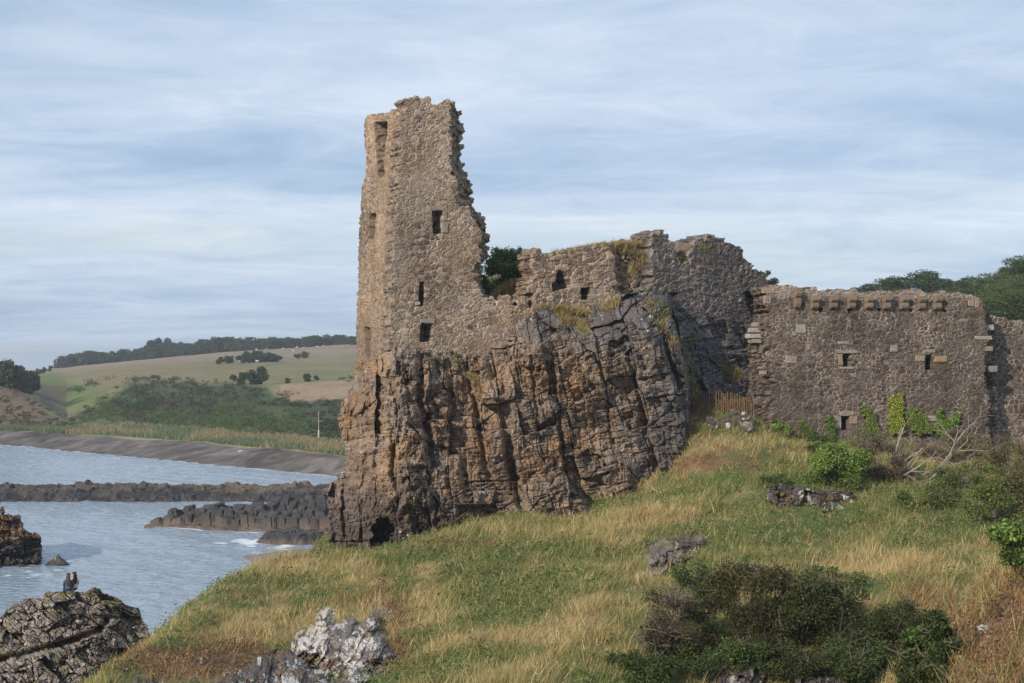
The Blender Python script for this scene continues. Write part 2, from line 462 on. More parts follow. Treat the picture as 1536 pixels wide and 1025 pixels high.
def cl_disp(X, Y, D0):
    sX, bY = rock_cells(X, Y)
    blocky = sstep(740, 840, X); knob = 1 - sstep(640, 760, X)
    g1 = sstep(-.25, .25, fbm(X / 28, Y / 45, 0, 720, 3)); g2 = sstep(-.15, .3, fbm(X / 18, Y / 18, 0, 721, 3)); g3 = sstep(-.1, .3, fbm(X / 12, Y / 12, 0, 722, 3))
    d = bdisp(sX / 46, bY / 60, 5, .34, .42, .95, .28, .035, .12, g1)
    d = d + bdisp(sX / 21, bY / 26, 6, .13, .24, .34, .15, .08, .12 * blocky + .06, g2) * (.8 - .15 * knob)
    d = d + bdisp(sX / 11, bY / 13, 7, .03, .10, .17, .06, .10, .08, g3) * (.5 + .5 * blocky)
    d = d + bdisp(sX / 6, bY / 5, 8, .02, .06, .10, .03, .12, .04, g2) * (.6 + .4 * blocky)
    qa = (X * .80 - Y * .60) / 44 + .35 * fbm(X / 30, Y / 30, 0, 727, 3); qb = (X * .60 + Y * .80) / 52
    d = d + bdisp(qa, qb, 9, .18, .30, .55, .18, .04, .10, sstep(-.1, .3, fbm(X / 30, Y / 30, 0, 726, 3))) * (.5 + .5 * blocky)
    rg = np.abs(fbm(X / 20, Y / 34, 0, 723, 5, .55))
    d = d + .32 * fbm(X / 40, Y / 60, 0, 73, 4) + .16 * fbm(X / 6, Y / 6, 0, 74, 4, .65) + .18 * fbm(X / 16, Y / 22, 0, 725, 3) + knob * (.9 * (.18 - rg) + .30 * fbm(X / 9, Y / 12, 0, 724, 4, .6))
    # bedding ledges
    bed = np.abs(noise(bY / 13, X / 200, 0, 75)); d = d + .13 * (1 - sstep(0, .10, bed)) * sstep(520, 640, Y + 40 * noise(X / 40, Y / 40, 0, 76))
    rr = np.random.default_rng(19); fr_ = np.zeros_like(X)
    for k in range(46):
        x0, y0 = rr.uniform(520, 1010), rr.uniform(470, 780); Ln = rr.uniform(40, 150)
        ln_ = float(np.interp(x0, [500, 600, 700, 800, 1000], [-.08, .03, .10, .18, .26]))
        dx, dy = (ln_, 1.0) if k % 3 == 0 else ((1.0, -.26 + rr.normal(0, .06)) if k % 3 == 1 else (.75, .66 * rr.choice([-1, 1])))
        if k % 3: Ln *= .6
        pl_ = [(x0 + dx * Ln * t_ + rr.normal(0, 2.5), y0 + dy * Ln * t_ + rr.normal(0, 2.5)) for t_ in np.linspace(0, 1, 5)]
        ds, tt = distline(X, Y, pl_); fr_ = np.maximum(fr_, (.14 + .2 * rr.random()) * (1 - sstep(.5, 2.2, ds)) * np.sin(np.clip(tt, .02, .98) * math.pi) ** .5)
    d = d + fr_
    cut = 0
    wob = 4 * fbm(X / 12, Y / 12, 0, 77, 3)
    for pts, wd, dep in CLEFTS:
        dist, t = distline(X + wob, Y + wob, pts)
        prof = np.sin(np.clip(t, 0.03, .97) * math.pi) ** .6
        cut = np.maximum(cut, .72 * dep * (1 - sstep(wd * .25, wd * 1.25, dist)) * prof)
    d = d + cut
    # sea cave and undercuts
    e = ((X - 577) / 19) ** 2 + ((Y - 806) / 30) ** 2 + .75 * fbm(X / 9, Y / 11, 0, 78, 3) + .25 * (X > 585)
    d = d + 3.2 * (1 - sstep(.5, 1.2, e))
    e = ((X - 530) / 16) ** 2 + ((Y - 838) / 20) ** 2 + .3 * noise(X / 8, Y / 8, 0, 79)
    d = d + 1.5 * (1 - sstep(.5, 1.3, e))
    # overhung black block under the top and a bulge at the seaward toe
    e = np.maximum(np.abs(X - 925 + .25 * (Y - 524)) / 18, np.abs(Y - 522 + .2 * (X - 925)) / 14) + .35 * noise(X / 9, Y / 9, 0, 728)
    d = d + .7 * (1 - sstep(.75, 1.0, e))
    d = d * np.where(Y < 530, .75, 1.0)
    return d
def cl_col(X, Y, D0, dd):
    sX, bY = rock_cells(X, Y)
    B1 = blocksys(sX / 19, bY / 26, 6); B2 = blocksys(sX / 11, bY / 13, 7)
    w1 = (None, None, B1[3], B1[4]); w2 = (None, None, B2[3], B2[4])
    n1 = fbm(X / 45, Y / 70, 0, 81, 5); n2 = fbm(X / 14, Y / 20, 0, 82, 4); n3 = fbm(X / 5, Y / 5, 0, 83, 4, .6)
    c = np.broadcast_to(np.array([.225, .178, .142]), X.shape + (3,)) * (.58 + .52 * w1[2] + .35 * w2[2] + .38 * n3)[..., None]
    rust = sstep(-.05, .40, n1 + .55 * n2 + .12) * (1 - .85 * sstep(900, 990, X)) * sstep(500, 560, Y + (X < 620) * 40) * (1 - .5 * sstep(690, 790, Y))
    c = mixc(c, np.array([.29, .17, .085]) * (1 + .4 * n3)[..., None], rust * .42)
    gold = sstep(.25, .5, fbm(X / 22, Y / 45, 0, 84, 4) + .2 * (np.abs(X - 530) < 60)) * (X < 900)
    c = mixc(c, np.array([.42, .25, .10]) * (1 + .3 * n3)[..., None], gold * .34)
    grey = np.clip(sstep(560, 470, Y + 40 * n1 + 25 * (w1[2] - .5)) * sstep(770, 830, X + 30 * n2) + sstep(950, 1010, X + 30 * n2 + 40 * (w1[3] - .5)), 0, 1)
    c = mixc(c, np.array([.125, .115, .112]) * (.75 + .5 * w2[2] + .3 * n3)[..., None], grey * .9)
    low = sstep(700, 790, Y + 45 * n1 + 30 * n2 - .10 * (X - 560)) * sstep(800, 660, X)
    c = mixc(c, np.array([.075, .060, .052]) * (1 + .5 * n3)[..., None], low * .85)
    pale = sstep(.42, .6, fbm(X / 9, Y / 12, 0, 85, 4)) * .6
    c = mixc(c, np.array([.33, .28, .23]), pale * sstep(-.2, .3, n1 + .2))
    wh = sstep(.50, .62, fbm(X / 4, Y / 6, 0, 86, 3)) * (sstep(.1, .4, fbm(X / 40, Y / 40, 0, 87, 2)) + (np.hypot((X - 595) / 18, (Y - 805) / 25) < 1) * 1.0 + (np.hypot((X - 965) / 10, (Y - 550) / 35) < 1))
    c = mixc(c, np.array([.55, .53, .50]), np.clip(wh, 0, 1))
    gr = sstep(.1, .35, fbm(X / 16, Y / 22, 0, 88, 4) - .012 * np.abs(X - np.interp(Y, [450, 520, 620], [1005, 1024, 1048])) + .1)
    c = mixc(c, np.array([.085, .10, .035]), gr * .85 * (Y < 650))
    return c
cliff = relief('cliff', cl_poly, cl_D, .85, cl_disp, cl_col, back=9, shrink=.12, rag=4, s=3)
tag(cliff, 'rust and grey crag of cracked columns under the castle', 'cliff', kind='structure')

# ================================================================== TOWER
tower = empty('castle_tower', (CX, CY, 9.5))
tag(tower, 'tall roofless tower of pale brown rubble with broken right edge on the crag', 'tower')
t_front = [(603, 168), (606, 158), (612, 145), (628, 143), (645, 146), (652, 155), (660, 160), (668, 158), (673, 151), (692, 148), (699, 160), (706, 165), (706, 200), (703, 235), (712, 262), (722, 285), (723, 306), (734, 322), (742, 340), (746, 368),
           (738, 392), (731, 415), (736, 434), (744, 448), (752, 450), (770, 440), (772, 590), (583, 590), (583, 560), (588, 420), (596, 280)]
t_skin = [(580, 130), (676, 130), (677, 240), (684, 270), (686, 305), (708, 318), (716, 335), (722, 352), (724, 385), (714, 400), (714, 425), (722, 440), (735, 452), (800, 452), (800, 620), (570, 620)]
def tint_front(c, px, py, U, V):
    pale = sstep(.05, .4, fbm(U * 1.1, V * .8, 0, 301, 4) + .5 * np.exp(-((px - 605) / 16) ** 2) - .1)
    c = mixc(c, np.array([.36, .305, .24]), pale * .30)
    och = sstep(.15, .45, fbm(U * .6, V * .5, 0, 302, 4))
    return mixc(c, np.array([.27, .18, .105]), och * .35)
tf = wall('front_wall', PF, t_front, [([(649, 317), (664, 316), (665, 350), (650, 351)], .9), ([(630, 424), (636, 422), (639, 445), (634, 459), (627, 459)], 1.1), ([(631, 486), (650, 485), (648, 512), (629, 513)], 1.2)],
          thick=1.5, res=.034, stone=(.30, .22), pal='tower', skin=t_skin, recess=1.3, maxrec=1.1, parent=tower, s=101, amp=.055, tint=tint_front, hard=[(606, 100), (780, 100), (780, 620), (580, 620), (583, 560), (588, 420), (596, 280), (604, 170)],
          through=[[(658, 336), (663, 330), (663, 349), (659, 349)]])
t_side = [(547, 182), (553, 173), (566, 172), (580, 171), (584, 167), (605, 163), (604, 172), (596, 280), (588, 420), (583, 560), (581, 600), (532, 600), (533, 560), (535, 480), (537, 400), (540, 330), (541, 290), (548, 250), (548, 215)]
def tint_side(c, px, py, U, V):
    och = sstep(-.05, .35, fbm(U * .8, V * .35, 0, 311, 4) + .35 * np.exp(-((px - 568) / 14) ** 2) * (py < 420))
    c = mixc(c, np.array([.36, .22, .10]), och * .28)
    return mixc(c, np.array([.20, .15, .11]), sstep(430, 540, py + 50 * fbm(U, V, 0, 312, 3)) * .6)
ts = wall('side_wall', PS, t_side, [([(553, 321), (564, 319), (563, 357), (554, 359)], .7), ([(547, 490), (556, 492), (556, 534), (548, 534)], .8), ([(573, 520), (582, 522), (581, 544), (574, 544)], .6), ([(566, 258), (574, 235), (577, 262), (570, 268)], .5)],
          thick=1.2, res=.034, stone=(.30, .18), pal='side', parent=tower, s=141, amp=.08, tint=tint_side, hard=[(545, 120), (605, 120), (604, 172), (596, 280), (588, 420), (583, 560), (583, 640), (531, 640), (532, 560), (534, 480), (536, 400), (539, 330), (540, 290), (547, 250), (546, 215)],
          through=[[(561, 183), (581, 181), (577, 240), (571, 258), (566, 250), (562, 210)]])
# rear of the shell
PB = Plane((PS.A[0] + .2, PS.A[1] + .1), BETA)
tr = wall('rear_wall', PB, [(566, 200), (600, 185), (640, 190), (664, 220), (684, 300), (706, 360), (712, 440), (712, 600), (560, 600), (562, 330)], [], thick=1.0, res=.09, stone=(.32, .2), pal='tower', parent=tower, s=171,
          through=[[(655, 330), (668, 330), (668, 352), (655, 352)]])
def blocks(name, pl, rects, cols, parent, proud=.05, deep=.15, lab=None):
    if len(rects) > 1:
        for r_, c_ in zip(rects, cols): blocks('surround_stone', pl, [r_], [c_], parent, proud, deep)
        return
    m = MB()
    e3 = np.array([[pl.e[0], pl.e[1], 0], [pl.n[0], pl.n[1], 0], [0, 0, 1]])
    for (x0, y0, x1, y1), c in zip(rects, cols):
        u0, v1 = pl.uv(x0, y0); u1, v0 = pl.uv(x1, y1)
        cc = pl.at((u0 + u1) / 2, (v0 + v1) / 2, np.asarray((proud - deep) / 2 + .02))
        n0 = len(m.V)
        m.box(cc, e3, (abs(u1 - u0) / 2 * 1.0, (proud + deep) / 2, abs(v1 - v0) / 2), c, .06)
    V, f, C = m.out()
    # subdivide and roughen so the dressed stones are worn
    import bmesh
    bm = bmesh.new(); lay = bm.verts.layers.float_vector.new('c'); vs = [bm.verts.new(v) for v in V]
    for v, c in zip(vs, C): v[lay] = c
    for F_ in f:
        for q in F_: bm.faces.new([vs[i] for i in q])
    bmesh.ops.bevel(bm, geom=bm.edges[:], offset=.025, segments=1, affect='EDGES')
    bmesh.ops.subdivide_edges(bm, edges=bm.edges[:], cuts=2, use_grid_fill=True)
    bm.verts.index_update()
    V = np.array([v.co for v in bm.verts]); C = np.array([v[lay] for v in bm.verts])
    q4 = [[v.index for v in f_.verts] for f_ in bm.faces if len(f_.verts) == 4]; q3 = [[v.index for v in f_.verts] for f_ in bm.faces if len(f_.verts) == 3]
    bm.free()
    V = V + .022 * np.stack([fbm(V[:, 0] * 6, V[:, 1] * 6, V[:, 2] * 6, 5 + k, 2) for k in range(3)], -1)
    C = C * (1 + .35 * fbm(V[:, 0] * 7, V[:, 1] * 7, V[:, 2] * 7, 9, 3))[:, None]
    return obj(name, V, [np.array(q) for q in (q4, q3) if q], C, M_STONE, parent)
SAND = [.30, .23, .16]; SANDG = [.27, .235, .20]; PALE = [.33, .295, .255]; OCH = [.31, .21, .125]
w = blocks('window_surround', PF, [(647, 309, 666, 316), (665, 318, 670, 332), (664, 334, 672, 350)], [SAND, SAND, SANDG], tower, .03)
w = blocks('window_surround', PF, [(638, 432, 645, 437), (637, 440, 643, 447), (622, 453, 630, 458), (623, 424, 629, 430)], [SAND, SANDG, PALE, SANDG], tower, .03)
w = blocks('window_surround', PF, [(630, 479, 652, 485)], [SANDG], tower, .03)

# ================================================================== CURTAIN WALL
curt = empty('curtain_wall', (*PF.at(np.array(9.5), np.array(11.0))[:2], 16.5))
tag(curt, 'low ruined rubble wall with three holes joining the tower on the crag top', 'wall')
c_out = [(766, 460), (786, 450), (794, 425), (800, 400), (797, 381), (806, 376), (812, 379), (830, 381), (850, 378), (880, 371), (910, 366), (930, 362), (960, 363), (972, 355), (985, 347), (1000, 349), (1012, 362), (1018, 385), (1020, 400), (1014, 450), (1000, 500), (930, 500), (840, 500), (790, 520), (766, 560)]
c_skin = [(740, 360), (900, 360), (921, 380), (924, 430), (930, 450), (930, 600), (740, 600)]
def tint_c(c, px, py, U, V):
    soil = sstep(12, 0, py - np.interp(px, [770, 850, 900, 960, 990], [360, 372, 366, 375, 330])) * sstep(-.2, .3, fbm(U, V * 2, 0, 321, 3))
    c = mixc(c, np.array([.25, .16, .085]), soil * .6)
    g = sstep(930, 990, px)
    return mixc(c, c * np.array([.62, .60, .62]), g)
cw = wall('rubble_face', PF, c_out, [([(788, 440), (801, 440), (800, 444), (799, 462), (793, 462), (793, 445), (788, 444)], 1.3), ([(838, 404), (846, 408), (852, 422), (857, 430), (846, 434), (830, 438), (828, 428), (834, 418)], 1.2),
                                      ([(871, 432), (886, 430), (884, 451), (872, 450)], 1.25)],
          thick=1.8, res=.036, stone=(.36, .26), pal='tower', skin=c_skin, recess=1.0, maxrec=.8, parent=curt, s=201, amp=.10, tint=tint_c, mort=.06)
blocks('window_surround', PF, [(800, 441, 805, 460), (782, 444, 788, 458)], [SANDG, SAND], curt, .02)
blocks('window_surround', PF, [(868, 450, 888, 454), (886, 433, 892, 449)], [SAND, SANDG], curt, .02)

# ================================================================== DARK INNER WALL
inner = empty('inner_wall', (*PI_.at(np.array(6.0), np.array(11.0))[:2], 15.5))
tag(inner, 'dark shaded ruined wall with humped top in the recess between crag and low range', 'wall')
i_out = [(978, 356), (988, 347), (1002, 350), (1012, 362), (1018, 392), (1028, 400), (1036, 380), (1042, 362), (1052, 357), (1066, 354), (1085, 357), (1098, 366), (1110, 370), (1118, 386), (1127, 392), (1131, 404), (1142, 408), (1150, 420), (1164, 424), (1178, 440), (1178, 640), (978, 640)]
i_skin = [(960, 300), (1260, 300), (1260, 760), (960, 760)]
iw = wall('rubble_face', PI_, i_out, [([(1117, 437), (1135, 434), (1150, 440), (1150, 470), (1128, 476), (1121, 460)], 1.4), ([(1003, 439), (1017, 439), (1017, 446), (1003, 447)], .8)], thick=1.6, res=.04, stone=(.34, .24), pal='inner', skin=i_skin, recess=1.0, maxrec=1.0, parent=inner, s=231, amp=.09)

# ================================================================== RANGE WALL
rng_w = empty('range_wall', (*PR.at(np.array(6.0), np.array(11.0))[:2], 9.5))
tag(rng_w, 'broad low wall of dark rubble with a row of corbels and three small windows', 'wall')
r_out = [(1138, 500), (1140, 486), (1148, 480), (1152, 470), (1146, 445), (1143, 433), (1165, 429), (1190, 431), (1200, 438), (1212, 434), (1226, 433), (1240, 439), (1262, 435), (1284, 437), (1300, 442), (1318, 437), (1334, 439), (1346, 442), (1358, 435), (1370, 432), (1384, 435), (1396, 442), (1412, 437), (1428, 440), (1442, 444), (1456, 440), (1468, 445), (1474, 455), (1490, 459), (1506, 470), (1510, 500), (1510, 720), (1128, 720), (1130, 640), (1140, 590), (1144, 540)]
r_skin = [(1138, 400), (1474, 400), (1478, 460), (1482, 520), (1477, 560), (1485, 600), (1478, 760), (1158, 760), (1160, 560), (1150, 510), (1140, 470)]
DR = [(1226, 462, 1235, 469), (1270, 463, 1279, 470), (1316, 464, 1323, 469), (1364, 464, 1370, 468), (1413, 465, 1421, 469)]
nich = [([(x0, y0), (x1, y0), (x1 - 2, y1), (x0 + 3, y1)], .5) for x0, y0, x1, y1 in DR]
nich += [([(1264, 531), (1276, 531), (1276, 550), (1264, 550)], 1.0), ([(1388, 534), (1396, 530), (1401, 540), (1403, 555), (1388, 556)], 1.0), ([(1262, 625), (1274, 625), (1274, 645), (1262, 645)], 1.0)]
def tint_r(c, px, py, U, V):
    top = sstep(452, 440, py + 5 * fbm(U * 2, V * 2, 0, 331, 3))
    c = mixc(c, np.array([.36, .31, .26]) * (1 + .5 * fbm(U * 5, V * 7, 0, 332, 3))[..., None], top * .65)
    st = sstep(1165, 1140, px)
    c = mixc(c, c * np.array([.82, .80, .80]), st)  # shade on the broken left stub, painted into its stone colour
    return mixc(c, np.array([.15, .125, .105]), sstep(.2, .5, fbm(U * .45, V * .45, 0, 333, 4)) * .35)
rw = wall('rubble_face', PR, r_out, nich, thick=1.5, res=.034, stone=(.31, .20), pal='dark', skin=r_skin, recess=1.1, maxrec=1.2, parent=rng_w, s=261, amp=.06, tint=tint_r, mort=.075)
# corbels: two rounded stones each
e3 = np.array([[PR.e[0], PR.e[1], 0], [PR.n[0], PR.n[1], 0], [0, 0, 1]])
for k, (x, y, hgt) in enumerate([(1194, 447, 16), (1220, 454, 10), (1248, 454, 10), (1275, 454, 10), (1301.5, 454, 10), (1328, 454, 11), (1354, 454, 11), (1380, 454.5, 11), (1404, 454.5, 11)]):
    wd = 4.6 if k == 0 else 5.6
    h2 = hgt / 2
    c = list(np.array([.245, .185, .132]) * random.uniform(.85, 1.1))
    u, v = PR.uv(x, y)
    prj = []
    # profile: upper block projects more than the lower; bottom edges rounded
    m = MB()
    for lev, (zo, outd) in enumerate(((h2 * .0352, .42), (-h2 * .0352, .30))):
        hz = h2 * .0352 - .012
        prof = [(-.15, hz), (outd, hz), (outd, -hz * .2), (outd * .82, -hz * .75), (outd * .6, -hz), (-.15, -hz)]
        hw = wd * .0352 * (1.0 if lev == 0 else .96)
        V = []
        for sx in (-hw, hw):
            for (o, z) in prof: V.append(PR.at(u + sx, v + zo + z, np.asarray(o)))
        n_ = len(prof)
        m.add(V, [[i, (i + 1) % n_, n_ + (i + 1) % n_, n_ + i] for i in range(n_)], np.array(c) * random.uniform(.85, 1.1))
        m.add(V[:n_], [[0, 1, 2, 5], [2, 3, 4, 5]], c); m.add(V[n_:], [[5, 2, 1, 0], [5, 4, 3, 2]], c)
    m.build('corbel', M_STONE, rng_w)
blocks('window_surround', PR, [(1256, 525, 1286, 530.5), (1259, 550.5, 1282, 554), (1257, 532, 1263.5, 548)], [SANDG, SANDG, SAND], rng_w, .04)
blocks('window_surround', PR, [(1373, 534, 1387, 542), (1401.5, 534, 1420, 543), (1386, 525, 1402, 529.5)], [SAND, OCH, SANDG], rng_w, .04)
blocks('window_surround', PR, [(1259, 617, 1281, 624), (1250, 625, 1261.5, 644), (1274.5, 624.5, 1286, 636)], [SANDG, [.30, .25, .22], SAND], rng_w, .04)
for r_, c_ in [((1194, 487, 1208, 500), PALE), ((1335, 518, 1346, 528), SANDG), ((1178, 535, 1195, 545), SANDG), ((1256, 512, 1274, 517), SANDG), ((1462, 504, 1488, 510), PALE), ((1477, 520, 1489, 527), SAND), ((1452, 450, 1461, 460), SAND), ((1462, 447, 1468, 462), SAND),
               ((1386, 624, 1405, 632), PALE), ((1143, 432, 1162, 441), SAND), ((1146, 444, 1156, 456), SANDG), ((1276, 560, 1284, 566), SANDG)]:
    blocks('dressed_block', PR, [r_], [c_], rng_w, .035)
PRs = Plane(PR.A - PR.n * .55, R(17))
for r_, c_ in [((1131, 484, 1148, 491), PALE), ((1126, 492, 1150, 499), PALE), ((1122, 501, 1152, 508), [.40, .36, .31]), ((1126, 509, 1140, 515), SANDG), ((1146, 528, 1154, 533), PALE), ((1142, 556, 1148, 562), PALE), ((1150, 520, 1158, 526), SANDG)]:
    blocks('dressed_block', PRs, [r_], [c_], rng_w, .2, .4)
for k, (y, ww) in enumerate([(486, 14), (548, 12)]):
    c_ = [[.34, .31, .28], [.27, .235, .205], [.31, .24, .17], [.20, .18, .165]][k % 4]; ww = ww * random.uniform(.6, 1.0); y += random.uniform(-3, 3)
    blocks('dressed_block', PRs, [(1476 + (k * 5) % 7, y, 1478 + (k * 5) % 7 + ww, y + 9)], [c_], rng_w, .12, .5)
# set back wall at the frame's edge
PX = Plane(PR.at(np.array(11.0), np.array(0.0))[:2] - PR.n * 2.3, R(17))
setb = empty('set_back_wall', (*PX.at(np.array(3.0), np.array(0.0))[:2], 9.5))
tag(setb, 'shadowed dark rubble wall set back beyond the right end of the corbelled wall', 'wall')
wall('rubble_face', PX, [(1470, 470), (1500, 473), (1515, 481), (1540, 484), (1600, 480), (1700, 478), (1700, 740), (1470, 740)], [], thick=1.2, res=.04, stone=(.36, .26), pal='dark', parent=setb, s=281, amp=.07)

# ================================================================== HILL
def w3(px, py, D): return P(px, py, D)
hc = [(140, 1025, 45), (230, 937, 52), (330, 882, 60), (400, 840, 68), (470, 814, 80), (490, 838, 77.6), (570, 837, 72.6), (640, 806, 72.2), (760, 781, 73.2), (870, 767, 73.6), (960, 742, 74), (1012, 700, 74.4), (1036, 648, 76.8),
      (1130, 626, 78.6), (1165, 655, 77), (1300, 668, 79), (1480, 682, 81), (1560, 690, 82), (1700, 690, 84), (1600, 850, 50), (1536, 760, 62), (1300, 795, 60), (1300, 720, 69), (1100, 700, 71), (1100, 800, 60), (1000, 850, 55), (800, 880, 55), (800, 800, 66), (600, 900, 57),
      (600, 1025, 44), (800, 1025, 41), (1000, 930, 47), (1150, 1060, 42), (1300, 1060, 42), (1400, 1010, 43), (1450, 930, 46), (500, 1012, 48.5), (300, 1015, 46), (450, 950, 52.5), (400, 1060, 43), (1180, 880, 51), (1350, 860, 53)]
hp = np.array([P(*c) for c in hc])
hz = TPS(list(map(tuple, hp[:, :2])) + [(-12, 25), (0, 25), (14, 25), (30, 25), (-12, 15), (10, 15), (30, 15), (0, 100), (40, 100), (-10, 100)], list(hp[:, 2]) + [5.0, 5.2, 5.6, 7.5, 4.6, 5, 6.5, 10, 11, 7], .02, 10.0)
RY = [0, 20, 35, 45, 52, 60, 68, 80, 88, 110]; RX = [-14.5, -14.5, -14.0, -13.25, -13.1, -12.3, -11.7, -11.15, -9, -5]
def hill_z(x, y, detail=True):
    z = hz(x, y)
    z = np.clip(z, 3.2, 13.5)
    # near mound on the right
    z = np.maximum(z, np.minimum(10.7 + (x - 10.8) * 1.05, 12.4) - 1.6 * ((y - 29.5) / 5.0) ** 2 - .15 * np.abs(noise(y / 1.7, x / 2, 0, 433)))
    rx = np.interp(y, RY, RX) + .6 * noise(y / 3.0, y * 0 + .3, 0, 400) + .3 * noise(y, y * 0 + .3, 0, 401)
    s = np.maximum(rx + .6 - x, 0)
    z = z - .5 * s - .11 * s * s * (s < 30) - 99 * (s >= 30)
    z = np.maximum(z, -1.2)
    if detail:
        k = sstep(-.5, .5, z)
        z = z + k * (.42 * fbm(x / 3.2, y / 3.2, 0, 402, 4) + .07 * fbm(x * 1.3, y * 1.3, 0, 403, 3))
    return z
def hit(px, py):
    """distance at which the sight line meets the slope"""
    Ds = np.arange(24, 95, .2); q = P(np.full(Ds.shape, px), np.full(Ds.shape, py), Ds)
    k = np.nonzero(q[:, 2] < hill_z(q[:, 0], q[:, 1], False))[0]
    return float(Ds[k[0]]) if len(k) else 78.0
REG_GREEN = [(740, 880, 110, 55, .9), (620, 835, 130, 16, .7), (900, 760, 120, 14, .9), (1180, 775, 100, 26, .7), (1440, 755, 120, 45, .7), (1050, 720, 60, 14, .5), (560, 830, 60, 14, .6), (470, 870, 60, 20, .4), (1090, 810, 110, 25, .3), (690, 990, 60, 30, .6), (860, 830, 90, 22, .4), (1200, 640, 50, 12, .8), (640, 1010, 40, 20, .4), (1520, 820, 40, 50, .8)]
REG_STRAW = [(640, 870, 45, 45, .9), (850, 790, 120, 18, .5), (500, 870, 60, 30, .5), (1000, 770, 70, 25, .9), (1330, 860, 140, 28, .9), (430, 930, 170, 25, .7), (660, 945, 70, 50, .5), (830, 965, 110, 45, .8), (1080, 670, 70, 25, .5), (560, 900, 30, 60, .7), (1130, 740, 60, 25, .5), (350, 960, 140, 20, .9), (420, 850, 60, 15, .7)]
REG_RUST = [(590, 900, 40, 30, .6), (1080, 690, 80, 18, .9), (1385, 900, 45, 25, 1.0), (1500, 960, 80, 60, .8), (330, 992, 190, 24, 1.9), (520, 900, 60, 14, .6), (700, 815, 90, 10, .7), (880, 1000, 30, 40, .5), (600, 960, 25, 60, .6), (1030, 640, 40, 30, .5)]
def reg(px, py, L):
    r = 0
    for cx, cy, rx, ry, w in L: r = r + w * np.exp(-(((px - cx) / rx) ** 2 + ((py - cy) / ry) ** 2))
    return r
def cover(x, y, z):
    px, py = proj(np.stack([x, y, z], -1))
    n = fbm(x / 2.4, y / 2.4, 0, 410, 4); n2 = fbm(x / 1.1, y / 1.1, 0, 411, 3)
    g = reg(px, py, REG_GREEN) + .75 * n + .32; s = reg(px, py, REG_STRAW) - .6 * n + .5 * n2 + .02; r = reg(px, py, REG_RUST) + .7 * n2 - .09
    md = sstep(35.5, 33.5, y) * sstep(7.5, 8.6, x)
    g = g * (1 - md) - .1 * md; r = r * (1 - md) + md * (.62 + .6 * n2); s = s * (1 - md) + md * (.42 - .7 * n2 + .6 * sstep(1.2, .2, np.abs(z - (10.5 + (x - 10.8)))) * 0)
    return g, s, r, px, py
def ground_cols(x, y, z):
    g, s, r, px, py = cover(x, y, z)
    c = np.broadcast_to(np.array([.125, .115, .05]), x.shape + (3,))
    c = mixc(c, np.array([.075, .11, .03]), sstep(.0, .6, g)); c = mixc(c, np.array([.28, .21, .10]), sstep(.1, .8, s - .4 * np.maximum(g, 0))); c = mixc(c, np.array([.17, .10, .055]), sstep(.15, .8, r))
    low = sstep(3.6, 1.8, z + noise(x, y, 0, 415))
    c = mixc(c, np.array([.16, .125, .10]), low)
    return c * (1 + .3 * fbm(x * 2, y * 2, 0, 412, 3))[..., None]
gx, gy = np.meshgrid(np.arange(-34, 56, .22), np.arange(14, 106, .22))
gz = hill_z(gx, gy)
V = np.stack([gx, gy, gz], -1).reshape(-1, 3); ny, nx = gx.shape
ii = (np.arange(ny - 1)[:, None] * nx + np.arange(nx - 1)[None, :]).ravel()
keep = (gz[:-1, :-1].ravel() > -1.1) | (gz[1:, 1:].ravel() > -1.1)
ii = ii[keep]
ground = obj('ground', V, [np.c_[ii, ii + 1, ii + nx + 1, ii + nx]], ground_cols(gx, gy, gz).reshape(-1, 3), M_GROUND, smooth=True)
tag(ground, 'rough grassy headland slope below the castle', 'ground', kind='structure')

# ---------------- grass
def blades(pts, h, lean, wid, col, facing=None):
    n = len(pts)
    a = rng.uniform(0, math.pi, n) if facing is None else facing
    d = np.stack([np.cos(a), np.sin(a), np.zeros(n)], -1) * (wid / 2)[:, None]
    tip = pts + np.stack([lean[:, 0], lean[:, 1], h], -1)
    V = np.stack([pts - d, pts + d, tip], 1).reshape(-1, 3)
    return V, np.arange(3 * n).reshape(-1, 3), np.repeat(col, 3, 0)
def pick(pal, n): 
    p = np.asarray(pal); return p[rng.integers(0, len(p), n)] * rng.uniform(.75, 1.3, n)[:, None]
def scatter(n, xr, yr, powr=1.6):
    out = []; k = 0
    while k < n:
        m = n * 3
        x = rng.uniform(*xr, m); y = rng.uniform(*yr, m)
        ok = rng.random(m) < (yr[0] / y) ** powr
        px = 768 + F * x / y
        ok &= (px > -160) & (px < 1950)
        ok &= x > np.interp(y, RY, RX) - 2.2
        out.append(np.c_[x, y][ok]); k += ok.sum()
    return np.concatenate(out)[:n]
STRAW = [[.52, .41, .20], [.46, .35, .16], [.58, .47, .26], [.42, .30, .13]]; GREEN = [[.155, .19, .05], [.21, .235, .068], [.12, .15, .042], [.25, .26, .085]]; OLIVE = [[.28, .27, .095], [.24, .235, .08], [.33, .29, .115], [.36, .30, .13]]; RUST = [[.31, .165, .075], [.24, .135, .065], [.38, .22, .10]]
NT = 96000; PER = 10
tp = scatter(NT, (-17, 48), (22, 86), 1.35)
tz = hill_z(tp[:, 0], tp[:, 1])
g, s_, r_, px, py = cover(tp[:, 0], tp[:, 1], tz)
bank = sstep(965, 985, py - .03 * 0) * (px < 600) * (px > 170) * (py > np.interp(px, [170, 300, 430, 560], [1010, 975, 945, 940]))
pathy = np.exp(-(((px - 1090) / 55) ** 2 + ((py - 690) / 13) ** 2))
dens = np.clip(1 - .85 * bank - .8 * pathy - .35 * ((px > 1460) & (py > 905) & (tp[:, 1] < 36) & (noise(tp[:, 0] * .8, tp[:, 1] * .8, 0, 430) > -.1)), .05, 1)
keep = (rng.random(NT) < dens) & (tz > 1.5)
